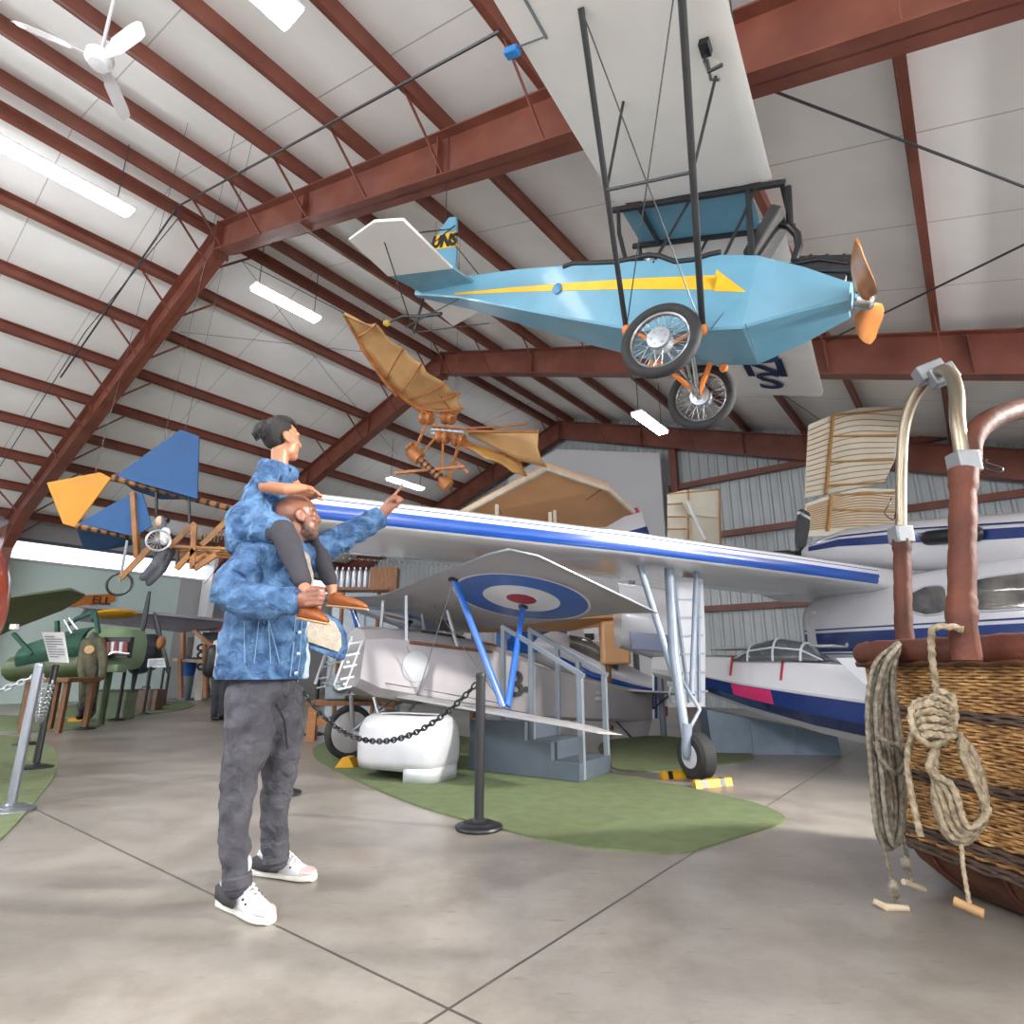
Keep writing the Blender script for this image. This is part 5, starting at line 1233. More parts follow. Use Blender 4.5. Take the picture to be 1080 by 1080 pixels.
rope(m, dense([at(990, 735, 2.4), at(965, 742, 2.36), at(962, 765, 2.34), at(980, 785, 2.33), at(1002, 772, 2.34), at(1006, 748, 2.35), at(985, 735, 2.36), at(968, 752, 2.38), at(976, 775, 2.4), at(1000, 785, 2.4)], .011), .0145, 10)
rope(m, dense([at(964, 775, 2.38), at(985, 762, 2.33), at(1004, 755, 2.34), at(1004, 735, 2.36), at(988, 728, 2.38)], .011), .0145, 10)
for i in range(5): rope(m, dense([at(964 + i * 2, 748 + i * 7, 2.35 - .006 * i), at(978 + i, 742 + i * 8, 2.31), at(992 + i, 744 + i * 8, 2.31), at(1006, 752 + i * 6, 2.35)], .011), .0145, 10)
rope(m, dense([at(972, 780, 2.37), at(992, 774, 2.34), at(1006, 764, 2.34)], .011), .0145, 10); m.build('rope_knot', m_rope, RT, smooth=60)
m = M(); rope(m, dense([at(966, 760, 2.42), at(957, 800, 2.45), at(962, 840, 2.46), at(971, 882, 2.46)], .011), .0135, 10); m.build('rope_tail', m_rope, RT, smooth=60)
m = M(); rope(m, dense([at(1014, 890, 2.42), at(1016, 915, 2.42), at(1021, 945, 2.41), at(1022, 956, 2.41)], .01), .009, 9); m.build('toggle_cord', m_rope, RT, smooth=60)
M().tube([at(1006, 950, 2.44), at(1038, 964, 2.38)], .017, 12).build('wooden_toggle', mat('brown worn wood', 'a07a50', .6), RT)
# ================================================================ BLUE AND YELLOW GLIDER (left, hung)
m_gblue = mat('royal blue fabric', '17497a', .7, 0, .06, 3, bump=.05)
m_gyel = mat('ochre yellow fabric', 'c08524', .7, 0, .06, 3)
m_tanw = mat('tan varnished spar', '94622f', .55, 0, .2, 4)
Yg = 6.6
T = thing('glider', 'antique glider with blue and ochre fabric panels hanging on the left under the roof', 'glider', at(150, 600, Yg))
def sheet(pts, name, mt, par, th=.02, lbl=None):
    P = [at(*p) for p in pts]; n = (P[1] - P[0]).cross(P[2] - P[0]).normalized()
    return M().prism(P, n * th).build(name, mt, par, smooth=None, bevel=.004, label=lbl)
sheet([(49, 509, Yg), (105, 498, Yg), (117, 504, Yg), (78, 556, Yg), (66, 552, Yg)], 'elevator_panel', m_gyel, T, lbl='ochre yellow panel')
sheet([(121, 502, Yg), (190, 453, Yg), (210, 460, Yg), (208, 526, Yg)], 'upper_panel', m_gblue, T)
sheet([(125, 506, Yg + .03), (206, 527, Yg + .13), (170, 527, Yg + .5), (140, 517, Yg + .4)], 'upper_panel_underside', m_gblue, T)
sheet([(82, 552, Yg), (137, 521, Yg), (150, 520, Yg), (160, 555, Yg), (141, 566, Yg)], 'lower_panel', m_gblue, T)
sheet([(80, 557, Yg + .02), (140, 566, Yg + .07), (141, 575, Yg + .3), (107, 581, Yg + .4), (88, 578, Yg + .4)], 'lower_panel_underside', m_gblue, T)
def bars(lst, name, mt, par, w=.05, h_=.05):
    for a, b_ in lst: M().bar(at(*a), at(*b_), w, h_).build(name, mt, par)
def striped(a, b_, n, name, par, r=.04):
    p, q2 = at(*a), at(*b_); s = M().cyl(p, q2, r, 10).build(name, m_tanw, par)
    for i in range(n):
        x = (i + .5) / n; M().cyl(p.lerp(q2, x - .18 / n), p.lerp(q2, x + .18 / n), r * 1.06, 10).build('lashing', m_black, s)
striped((119, 504, Yg), (246, 537, Yg + .3), 12, 'upper_spar', T, .038); striped((81, 555, Yg), (141, 566, Yg + .1), 6, 'lower_spar', T, .038)
bars([((141, 520, Yg), (145, 588, Yg))], 'wood_post', m_tanw, T, .07, .05)
bars([((165, 519, Yg + .1), (165, 548, Yg + .1)), ((199, 526, Yg + .1), (200, 552, Yg + .1)), ((177, 575, Yg + .2), (178, 590, Yg + .2)), ((188, 580, Yg), (186, 600, Yg))], 'strut', m_black, T, .025, .025)
bars([((127, 610, Yg - .1), (172, 563, Yg)), ((178, 577, Yg), (206, 552, Yg + .1)), ((205, 555, Yg), (203, 600, Yg)), ((212, 575, Yg), (240, 548, Yg + .2)), ((203, 592, Yg), (232, 578, Yg + .2)), ((186, 600, Yg), (205, 580, Yg)), ((205, 600, Yg), (228, 585, Yg))], 'wood_beam', m_tanw, T, .035, .06)
for k in range(4): M().bar(at(178, 576 + 3 * k, Yg + .3 * k), at(246, 579 + 3 * k, Yg + .3 * k), .03, .03).build('frame_rail', m_tanw, T)
for k in range(9): M().bar(at(214 + 3.6 * k, 564, Yg + .1), at(213 + 3.6 * k, 577, Yg + .5), .02, .03).build('seat_slat', m_tanw, T)
hp = at(126, 616, Yg - .1)
hw = M().torus(hp, V((.25, -1, .1)), .125, .014, 30, 8).build('nose_wheel', m_black, T); M().cyl(hp + V((0, 0, .02)), hp + V((0, 0, .5)), .014, 8).build('wheel_fork', m_grey, T)
wc_ = at(167, 570, Yg - .12); sw = M().torus(wc_, V((.45, -1, .1)), .12, .012, 30, 8).build('spoked_wheel', m_alu, T)
_, s_, n_ = basis(V((.45, -1, .1))); m = M()
for i in range(16):
    a = PI * i / 8; m.cyl(wc_ + V((.02, -.04, 0)), wc_ + s_ * .12 * math.cos(a) + n_ * .12 * math.sin(a), .0025, 5)
m.build('spoke', m_alu, sw)
for px, py in ((100, 500), (195, 456), (160, 520)):
    a = at(px, py, Yg); u, v = uvof(a); M().cyl(a, V((a.x + .2, a.y + .2, deck_z(u))), .003, 6).build('hanging_wire', m_wire, T)
bars([((118, 503, Yg), (155, 487, Yg + .4))], 'boom', m_tanw, T, .03, .03)
# mannequin pilot
b = M(); h0 = at(171, 550, Yg + .1); KS = .72
b.ell(h0, (.06, .065, .08)); b.capsule([h0, h0 + V((.02, 0, -.16)) * KS], [.04, .05])
b.capsule([h0 + V((.05, 0, -.2)) * KS, h0 + V((.1, .05, -.5)) * KS], [.09, .1]); b.capsule([h0 + V((.1, .0, -.5)) * KS, h0 + V((.05, -.1, -.75)) * KS, h0 + V((-.1, -.1, -.95)) * KS], [.065, .05, .04])
b.capsule([h0 + V((.14, .1, -.5)) * KS, h0 + V((.12, 0, -.8)) * KS, h0 + V((-.05, 0, -1.02)) * KS], [.065, .05, .04])
b.capsule([h0 + V((.14, -.08, -.2)) * KS, h0 + V((.2, -.18, -.38)) * KS, h0 + V((.02, -.28, -.42)) * KS], [.045, .04, .03])
mn = b.build('mannequin', mat('mannequin dark suit', '55585f', .8), remesh=.015, relax=2, thing=('mannequin pilot in dark suit and white sleeves seated on the blue glider', 'mannequin'), origin=h0)
WL[mn.name] = V(h0)
M().capsule([h0 + V((.14, -.09, -.2)) * KS, h0 + V((.2, -.19, -.38)) * KS], [.055, .046]).build('white_sleeve', m_white, mn)
M().ell(h0 + V((-.02, -.04, -.01)) * KS, (.048, .048, .068)).build('face', mat('mannequin face', 'c9a58c', .6), mn); M().ell(h0 + V((.02, .02, .04)) * KS, (.06, .066, .058)).build('hair', m_black, mn)
# ================================================================ FLAPPING-WING MACHINE
m_mem = mat('tan doped membrane', 'c79c68', .6, 0, .1, 3, bump=.05); m_mem2 = mat('ochre membrane', 'b98d4c', .6, 0, .1, 3)
m_ow = mat('orange varnished wood', 'b4713b', .45, 0, .2, 6)
Yo = 8.0
T = thing('flapping_wing_machine', 'wooden flapping wing machine with tan ribbed bat wings hanging below the rafters', 'flying machine', at(460, 500, Yo))
spar = [(363, 332, Yo - 1.3), (384, 369, Yo - .8), (410, 406, Yo - .4), (435, 426, Yo - .1), (451, 436, Yo)]
edge = [(363, 332, Yo - 1.3), (393, 345, Yo - 1.3), (397, 341, Yo - 1.3), (412, 360, Yo - 1.1), (425, 367, Yo - 1.05), (436, 379, Yo - .9), (445, 383, Yo - .9), (450, 393, Yo - .8), (470, 404, Yo - .6), (477, 413, Yo - .5), (486, 415, Yo - .4), (483, 424, Yo - .3), (489, 431, Yo - .2), (482, 438, Yo - .1)]
def fan(sp, ed, name, mt, par, th=.008):
    S = [at(*p) for p in sp]; E = [at(*p) for p in ed]; n = len(E); out = []
    for i in range(n):
        x = i / (n - 1) * (len(S) - 1); j = min(int(x), len(S) - 2); out.append(S[j].lerp(S[j + 1], x - j))
    rows = []
    for k in range(6):
        t = k / 5; bel = .05 * math.sin(PI * t); rows.append([a.lerp(b_, t) + V((0, 0, bel)) for a, b_ in zip(out, E)])
    M().loft(rows, cap=False, ringclosed=False).build(name, mt, par, solid=th, smooth=60); return out, E
o1, e1 = fan(spar, edge, 'wing_membrane', m_mem, T)
M().tube([at(*p) for p in spar], [.02, .03, .035, .04, .045], 8).build('wing_spar', m_ow, T); M().tube([at(380, 366, Yo - .85), at(405, 402, Yo - .5), at(418, 418, Yo - .3)], .02, 8).build('wing_spar', m_ow, T)
for sx_, ex in ((1, 2), (5, 4), (7, 6), (8, 8), (9, 10), (10, 12), (12, 13)):
    a, b_ = o1[min(sx_ + 1, 13)], e1[ex]; c_ = a.lerp(b_, .5) + V((-.02, 0, -.05)); M().tube(spl([a, c_, b_], 6), .014, 6).build('wing_rib', m_ow, T)
M().tube(spl([o1[5], at(450, 405, Yo - .4), at(470, 425, Yo - .2), at(480, 440, Yo)], 6), .012, 6).build('wing_rib', m_ow, T)
sp2 = [(493, 455, Yo), (530, 455, Yo - .2), (568, 455, Yo - .4)]; ed2 = [(494, 459, Yo + .1), (520, 472, Yo + .1), (548, 486, Yo), (577, 493, Yo - .2), (570, 482, Yo - .3), (567, 472, Yo - .35), (568, 456, Yo - .4)]
fan(sp2, ed2, 'wing_membrane', m_mem, T)
M().tube([at(488, 452, Yo), at(525, 450, Yo - .1), at(555, 447, Yo - .3)], .018, 8).build('wing_spar', m_ow, T); M().tube([at(*p) for p in sp2], .022, 8).build('wing_spar', m_ow, T)
o3, e3 = fan([(488, 468, Yo), (500, 476, Yo), (512, 484, Yo)], [(548, 488, Yo + .2), (552, 493, Yo + .2), (556, 502, Yo + .2), (540, 498, Yo + .1)], 'tail_membrane', m_mem2, T)
for i in range(7): M().cyl(at(486, 464 + i, Yo), at(548 + i * 1.2, 484 + i * 3, Yo + .2), .012, 6).build('tail_rib', m_ow, T)
for i in range(5): M().cyl(at(452 + 8 * i, 446 + 2 * i, Yo + .1), at(470 + 6 * i, 462 + i, Yo - .1), .012, 6).build('frame_rail', m_ow, T)
for px, py in ((450, 441), (473, 441), (467, 461), (484, 464)):
    c_ = at(px, py, Yo); d_ = V((.8, -.3, -.2)).normalized(); M().lathe([(.05, -.1), (.09, -.09), (.1, -.04), (.07, 0), (.1, .04), (.09, .09), (.05, .1)], c_, d_, 18).build('pulley', m_ow, T)
for a, b_ in (((450, 446), (437, 476)), ((464, 456), (445, 478)), ((467, 468), (466, 500)), ((484, 468), (473, 507)), ((478, 482), (494, 499))): M().bar(at(*a, Yo), at(*b_, Yo - .1), .035, .035).build('frame_leg', m_ow, T)
for k in range(4): M().bar(at(455, 449 + 4 * k, Yo), at(489, 452 + 4 * k, Yo), .03, .03).build('frame_board', m_lightgrey if k in (1, 2) else m_ow, T)
p0, p1 = at(436, 478, Yo - .1), at(470, 510, Yo - .1)
dm = M().cyl(p0, p1, .05, 14).build('drive_drum', m_ow, T); M().cyl(p0 - (p1 - p0) * .08, p0 + (p1 - p0) * .2, .1, 16).build('drum_end', m_ow, dm); M().cyl(p0 + (p1 - p0) * .9, p1 + (p1 - p0) * .1, .1, 16).build('drum_end', m_ow, dm)
for k in range(5): M().cyl(p0.lerp(p1, .3 + .12 * k), p0.lerp(p1, .345 + .12 * k), .054, 14).build('drum_band', m_black, dm)
M().bar(at(416, 499, Yo - .1), at(490, 492, Yo - .1), .04, .04).build('foot_bar', m_ow, T); M().bar(at(430, 476, Yo - .1), at(436, 470, Yo), .05, .12).build('frame_block', m_ow, T)
for px, py in ((452, 436), (480, 440)):
    a = at(px, py, Yo); u, v = uvof(a); M().cyl(a, V((a.x, a.y, deck_z(u))), .003, 6).build('hanging_wire', m_wire, T)
# ================================================================ TAN BIPLANE BEHIND
m_tanf = mat('tan doped fabric', 'f0bb88', .6, 0, .05, 2); m_edge = mat('cream edge tape', 'e6d8c4', .6)
T = thing('tan_biplane', 'tan fabric biplane with pale leading edge standing behind the white wing', 'aeroplane', V((.9, 10.5, 0)))
Yt = 8.6
P = [at(478, 547, Yt + 1.6), at(577, 494, Yt), at(642, 516, Yt + .6), at(668, 540, Yt + 1.5), at(640, 556, Yt + 2.4), at(500, 566, Yt + 2.6)]
uw = M().prism(P, V((0, 0, .1))).build('upper_wing', m_tanf, T, smooth=None, bevel=.02)
M().tube([P[0], P[1], P[2], P[3]], .05, 8).build('edge_tape', m_edge, uw)
M().bar(P[1].lerp(P[2], .9) + V((0, 0, -.01)), at(575, 556, Yt + 2.4), .03, .03).build('wing_seam', mat('brown seam tape', 'b87f50', .6), uw)  # darker tan strip across the wing underside
lowz = [at(470, 655, 9.6), at(655, 650, 10.4), at(662, 658, 10.4), at(600, 666, 11.0), at(470, 668, 10.6)]
M().prism(lowz, V((0, 0, .08))).build('lower_wing', m_tanf, T, smooth=None, bevel=.02)
M().box(at(648, 678, 10.6), (.5, .4, .75)).build('tan_nose', m_tanf, T, bevel=.05)
for (a, b_) in (((524, 532, 9.2), (524, 655, 10.0)), ((585, 538, 10), (588, 655, 10.4)), ((580, 540, 9.6), (583, 655, 10.1))): M().bar(at(*a), at(*b_), .06, .03).build('wing_strut', m_edge, T)
for (a, b_) in (((524, 532, 9.2), (585, 655, 10)), ((580, 540, 9.8), (530, 655, 10))): M().cyl(at(*a), at(*b_), .006, 6).build('bracing_wire', m_wire, T)
for px in (500, 640): p = at(px, 664, 10.5); M().cyl(p, drop(p), .05, 8).build('stand_leg', m_darkwood, T)
# ================================================================ THINGS IN FRONT OF THE END WALL
m_cream = mat('cream rib fabric', 'e2dbc9', .7, 0, .05, 2); m_rib = mat('honey wood rib', 'b98b4f', .55)
def ribbed(poly, label, spv, sph, nr, Y):
    P = [at(px, py, Y + d) for px, py, d in poly]
    t = thing('wing_skeleton', label, 'wing panel', P[0], 'cream wing panels on show at the end wall')
    n = (P[1] - P[0]).cross(P[-1] - P[0]).normalized()
    if n.y > 0: n = -n
    M().prism(P, -n * .03).build('fabric_skin', m_cream, t, smooth=None)
    for a, b_ in spv: M().bar(at(*a, Y - .05), at(*b_, Y - .05), .06, .04).build('spar', m_rib, t)
    for a, b_ in sph: M().bar(at(*a, Y - .05), at(*b_, Y - .05), .035, .03).build('spar', m_rib, t)
    for (l0, l1, c0, c1, r0, r1) in nr:
        K = 13
        for k in range(K):
            f = (k + .5) / K; L_ = (l0[0] + (l1[0] - l0[0]) * f, l0[1] + (l1[1] - l0[1]) * f); C_ = (c0[0] + (c1[0] - c0[0]) * f, c0[1] + (c1[1] - c0[1]) * f); R_ = (r0[0] + (r1[0] - r0[0]) * f, r0[1] + (r1[1] - r0[1]) * f)
            M().tube(spl([at(*L_, Y - .03), at(*C_, Y - .06), at(*R_, Y - .03)], 5), .009, 5).build('rib', m_rib, t)
    return t
ribbed([(853, 448, 0), (879, 437, 0), (907, 430, 0), (935, 429, 0), (953, 431, 0), (949, 460, 0), (944, 485, 0), (932, 509, 0), (890, 517, 0), (849, 525, 0)], 'upper cream ribbed wing panel standing behind the burner arch of the basket',
       [((879, 437), (871, 521))], [((879, 438), (952, 431)), ((880, 460), (948, 459)), ((877, 487), (943, 485)), ((870, 512), (934, 509))], [((852, 452), (850, 522), (900, 434), (895, 514), (952, 436), (936, 508))], 11.0)
ribbed([(850, 531, 0), (877, 522, 0), (907, 515, 0), (946, 516, 0), (946, 548, 0), (944, 562, 0), (849, 566, 0)], 'lower cream ribbed wing panel just above the nacelle of the flying boat',
       [((877, 522), (873, 560))], [((878, 522), (944, 519)), ((876, 537), (944, 540))], [((851, 534), (850, 560), (905, 518), (900, 556), (944, 520), (944, 556))], 10.6)
P = [(704, 521, 0), (722, 517, 0), (760, 516, 0), (761, 575, 0), (704, 575, 0)]
t = thing('wing_skeleton', 'small cream panel with thin wooden frame high on the end wall, left of the propeller', 'wing panel', at(730, 570, 13.6), 'cream wing panels on show at the end wall')
M().prism([at(a, b_, 13.6) for a, b_, _ in P], V((0, .03, 0))).build('fabric_skin', m_cream, t, smooth=None)
for a, b_ in (((726, 517), (726, 572)), ((704, 532), (724, 531)), ((704, 545), (724, 545)), ((704, 558), (724, 558)), ((705, 521), (760, 516)), ((759, 516), (760, 574))): M().bar(at(*a, 13.55), at(*b_, 13.55), .035, .03).build('spar', m_rib, t)
M().prism([at(719, 528, 13.3), at(752, 529, 13.3), at(758, 546, 13.3), at(727, 543, 13.3)], V((0, .03, 0))).build('hinged_flap', m_cream, t, smooth=None)
M().cyl(at(725, 530, 13.2), at(744, 570, 13.0), .04, 8).build('white_strut', m_white, t)
# red and white fin
t = thing('tail_fin', 'white tail fin with red tip and navy stripe rising behind the white wing', 'tail fin', at(665, 575, 11.2))
M().prism([at(a, b_, 11.2) for a, b_ in ((640, 552), (643, 546), (672, 536), (677, 540), (690, 585), (640, 590))], V((.05, .12, 0))).build('fin', m_wh, t, smooth=None, bevel=.02)
M().prism([at(a, b_, 11.18) for a, b_ in ((641, 549), (643, 545), (672, 535), (675, 540))], V((.06, .16, 0))).build('red_tip', m_red, t, smooth=None)
M().prism([at(a, b_, 11.19) for a, b_ in ((660, 561), (682, 555), (685, 563), (660, 569))], V((.05, .14, 0))).build('navy_stripe', m_nv, t, smooth=None)
p = at(665, 585, 11.26); M().cyl(p, drop(p), .06, 8).build('fin_stand', m_grey, t)
# ================================================================ LEFT SIDE EXHIBITS
m_steelpost = mat('silver barrier post', '8d9299', .3, .7, .05)
pA = fl(10, 856); post(pA, 'silver grey barrier post nearest the left edge, with chains hooked on', 1.02, mt=m_steelpost, grp=None)
pB = fl(37, 811); post(pB, 'black barrier post carrying the nearest white notice at the left', 1.02)
pC = fl(27, 786); post(pC, 'black barrier post between the silver post and the table, behind the chain', 1.02)
pD = fl(90, 769); post(pD, 'black barrier post in front of the olive flight suit', 1.02)
pE = fl(123, 760); post(pE, 'black barrier post with a narrow notice in front of the green engine cowl', 1.02)
pF = fl(151, 753.5); post(pF, 'black barrier post in front of the brown suitcase', 1.02)
pG = fl(167, 745); post(pG, 'black barrier post under the far white notice, left of its neighbour', 1.02)
pH = fl(173, 744.5); post(pH, 'black barrier post under the far white notice, nearest the grey door wall', 1.02)
chain(pA + V((0, 0, .95)), pA + V((-1.4, -.3, .95)), .2, 'steel chain running from the silver post out past the left edge', m_alu, .06, .008)
chain(pA + V((.05, .1, .9)), at(46, 712, pB.y - .1), .38, 'steel chain sagging between the silver post and the notice post', m_alu, .06, .008)
def notice(pts, Y, label, base):
    P = [at(*p) if len(p) == 3 else at(p[0], p[1], Y) for p in pts]; n = (P[1] - P[0]).cross(P[3] - P[0]).normalized(); n = n if n.y < 0 else -n
    t = thing('notice_board', label, 'sign', P[3], 'white exhibit notices')
    M().prism(P, -n * .012).build('sheet', m_paper, t, smooth=None)
    m = M()
    for k in range(9):
        f = .14 + .085 * k; a = P[0].lerp(P[3], f); b_ = P[1].lerp(P[2], f); e = .9 if k % 4 else .55
        m.bar(a.lerp(b_, .1) + n * .003, a.lerp(b_, e) + n * .003, .003, .010)
    m.build('printed_lines', mat('grey print', '8a8f98', .7), t, smooth=None)
notice([(44, 667, 6.25), (67, 667, 6.25), (72, 699, 6.3), (52, 698, 6.3)], 0, 'white printed notice on the nearest black post, before the green fuselage', pB)
notice([(127, 686, pE.y - .1), (132, 686, pE.y - .1), (136, 704, pE.y - .06), (130, 704, pE.y - .06)], 0, 'narrow white notice in front of the open green engine cowl', pE)
notice([(156, 695, pG.y - .1), (173, 694, pG.y - .1), (175, 704, pG.y - .05), (155, 704, pG.y - .05)], 0, 'far white notice on two thin posts before the gray door wall', pG)
# red nose at the left edge
Yr = 4.9
T = thing('red_aeroplane', 'rounded red and silver aeroplane nose cut by the left edge of the picture', 'aeroplane', fl(-95, 830))
c0 = at(-80, 640, Yr); x = V((-1, .15, 0)).normalized(); y_ = V((.15, 1, 0)).normalized()
def rs(d, r, k=28): return [c0 + x * d + y_ * (r * .85 * math.cos(2 * PI * i / k)) + V((0, 0, r * 1.2 * math.sin(2 * PI * i / k))) for i in range(k)]
nose = M().loft([rs(-.52, .03), rs(-.5, .2), rs(-.43, .38), rs(-.3, .54), rs(-.1, .66), rs(.3, .76), rs(1.2, .8), rs(2.2, .8)]).build('nose', mat('rust red enamel', 'a8452a', .3, 0, .15, 3, coat=.4), T, smooth=60)
m = M()
for i in range(14):
    pass
rings = []
for d, r in ((-.5205, .2), (-.4505, .385), (-.32, .545), (-.12, .666), (.3, .768)):
    rings.append([c0 + x * (d - .004) + y_ * (r * .85 * math.cos(a)) + V((0, 0, r * 1.2 * math.sin(a))) for a in [-.35 + PI + .7 * j / 8 + PI * 0 for j in range(9)]])
M().loft(rings, cap=False, ringclosed=False).build('silver_band', m_alu, nose, smooth=60)
M().box(at(15, 661, 4.75), (.05, .03, .04)).build('side_bracket', m_lightgrey, T)
M().cyl(c0 + x * 1.0 + V((0, 0, -.6)), V(((c0 + x * 1.0).x, (c0 + x * 1.0).y, 0)), .06, 10).build('support_leg', m_grey, T)
# green aeroplane : wing, fuselage cover, engine cowl, propeller
m_olive = mat('olive green paint', '4d5a3c', .45, 0, .1, 2); m_tarp = mat('dark green canvas', '23503f', .8, 0, .15, 6, bump=.5, bscale=12); m_sage = mat('sage green cowl', '7d9474', .35, 0, .06, 2)
T = thing('green_aeroplane', 'olive green aeroplane with canvas cover and open sage green engine cowl, along the left wall', 'aeroplane', fl(80, 760))
def wv(px0, py0, px1, py1, Y0, Y1, th): 
    a, b_ = at(px0, py0, Y0), at(px1, py1, Y1); d = b_ - a; return [a + d * t + V((0, 0, z * th)) for t, z in ((0, 0), (.1, .6), (.35, 1), (.7, .6), (1, 0), (.7, -.15), (.35, -.3), (.1, -.35))]
M().loft([wv(-40, 636, -40, 690, 7.2, 8.6, .12), wv(13, 630, 13, 664, 7.4, 8.8, .12), wv(74, 622, 66, 644, 7.8, 8.9, .1), wv(90, 627, 86, 632, 8.2, 8.6, .03)]).build('wing', m_olive, T, smooth=50)
m = M(); ca_ = lambda px, py, ry, rz: [at(px, py, 11.3) + V((0, ry * math.cos(a), rz * math.sin(a))) for a in [2 * PI * i / 14 for i in range(14)]]
m.loft([ca_(38, 694, .5, .3), ca_(60, 688, .5, .34), ca_(80, 684, .45, .36), ca_(100, 680, .4, .34)]); m.build('canvas_cover', m_tarp, T)
M().loft([ca_(20, 705, .4, .25), ca_(60, 702, .42, .26), ca_(104, 700, .4, .24)]).build('fuselage', m_olive, T, smooth=60)
for a, b_ in (((96, 655), (100, 645)), ((100, 645), (104, 668)), ((82, 652), (100, 645)), ((70, 660), (82, 652)), ((60, 655), (62, 690)), ((34, 690), (14, 668))): M().bar(at(*a, 10.8), at(*b_, 10.8), .06, .06).build('cabin_frame', m_tarp, T)
for a, b_ in (((68, 654), (76, 668)), ((73, 652), (82, 664))): M().cyl(at(*a, 10.7), at(*b_, 10.7), .025, 8).build('cabin_tube', m_alu, T)
cA = at(126, 684, 10.6); m = M()
for d, nm in ((0, 0),): pass
def cow(px, py, Y, ry, rz): c_ = at(px, py, Y); return [c_ + V((0, ry * math.copysign(abs(math.cos(a)) ** .7, math.cos(a)), rz * math.copysign(abs(math.sin(a)) ** .7, math.sin(a)))) for a in [2 * PI * i / 20 for i in range(20)]]
M().loft([cow(104, 684, 11.4, .42, .4), cow(130, 683, 11.6, .42, .4), cow(142, 685, 11.7, .38, .38), cow(146, 687, 11.8, .25, .25)]).build('engine_cowl', m_sage, T, smooth=50)
M().box(at(124, 683, 11.1), (.5, .12, .38)).build('open_engine_bay', m_black, T)
for i in range(5): M().cyl(at(115 + 4.5 * i, 677, 11.0), at(114 + 4.5 * i, 690, 11.0), .04, 10).build('cylinder', m_alu if i % 2 else mat('dark red engine paint', '7a2f2f', .5), T)
M().tube([at(110, 692, 10.98), at(122, 688, 10.98), at(137, 690, 10.98)], .03, 8).build('exhaust_pipe', m_chrome, T)
M().box(at(112, 705, 11.2), (.6, .3, .14)).build('lower_cowl', m_sage, T, bevel=.02)
pc2 = at(148.5, 676, 12.0)
m = M(); rings = []
for i in range(-8, 9):
    x_v = i / 8; c_ = pc2 + V((.01 * x_v, 0, x_v * 1.0)); w_p = .03 + .03 * math.sin(PI * abs(x_v)) * (1 if abs(x_v) > .1 else 0); rings.append([c_ + V((w_p * math.cos(a), .03 * math.sin(a), 0)) for a in [2 * PI * j / 10 for j in range(10)]])
m.loft(rings).build('propeller', m_black, T)
p = at(117, 700, 11.4); M().cyl(p, drop(p), .06, 8).build('undercarriage_leg', m_olive, T); p = at(34, 706, 11.3); M().cyl(p, drop(p), .06, 8).build('undercarriage_leg', m_olive, T)
# second propeller with wooden hub and its dark engine
T = thing('grey_aeroplane', 'grey winged aeroplane with a tilted wooden-hubbed propeller near the door wall', 'aeroplane', fl(165, 742))
hb = at(170, 678, 17.2); m = M(); rings = []
dpp = (at(177, 706, 17.2) - at(163, 644, 17.2)).normalized()
for i in range(-8, 9):
    c_ = hb + dpp * (i / 8 * .93); w_p = .04 + .05 * math.sin(PI * abs(i / 8)); rings.append([c_ + V((w_p * math.cos(a), .03 * math.sin(a), 0)) for a in [2 * PI * j / 10 for j in range(10)]])
pr = m.loft(rings).build('propeller', m_black, T); M().ell(hb, (.12, .14, .19)).build('wooden_hub', m_wood, pr)
M().loft([cow(148, 690, 17.7, .58, .58), cow(160, 688, 17.4, .52, .52), cow(168, 684, 17.3, .2, .2)]).build('engine', mat('dark blue grey engine', '3a3d46', .4), T, smooth=50)
def wsl(px0, py0, px1, py1, Y): a, b_ = at(px0, py0, Y), at(px1, py1, Y + .9); return [a, a + V((0, .4, .1)), b_, a + V((0, .4, -.02))]
M().loft([wsl(80, 640, 80, 655, 17.2), wsl(190, 651, 190, 667, 18.2), wsl(246, 657, 246, 664, 18.9)]).build('wing', mat('lilac grey wing', '8f8a96', .4), T, smooth=None)
p = at(160, 695, 17.4); M().cyl(p, drop(p), .06, 8).build('undercarriage_leg', m_grey, T)
# yellow wing and orange name board
M().loft([[at(120, 648, 12.4) + V((sx_ * .36, math.cos(a) * .5 * s, math.sin(a) * .08 * s + .05 * sx_)) for a in [2 * PI * i / 14 for i in range(14)]] for sx_, s in ((-1, .2), (-.8, .6), (-.3, 1), (.4, 1), (.85, .7), (1, .2))]).build('wing_tip', m_yellow, thing=('bright yellow rounded wing tip above the green engine cowl', 'wing'))
cB = [atu(px, py, UL + .04) for px, py in ((60, 640), (88, 640), (121, 634), (121, 626), (88, 628), (60, 630))]
t = thing('name_board', 'orange wooden board with dark letters on the left wall', 'sign', cB[0])
M().prism(cB, W(.04, 0, 0)).build('board', mat('orange varnished board', 'c2752c', .4, 0, .15, 3), t, smooth=None, bevel=.01)
tc_ = atu(107, 633.5, UL + .09); M().text('ELL', .36, tc_, W(0, 1, .0), V((0, 0, 1)), .01, bold=.01).build('letters', mat('dark red letter paint', '6a1f14', .5), t, smooth=None)
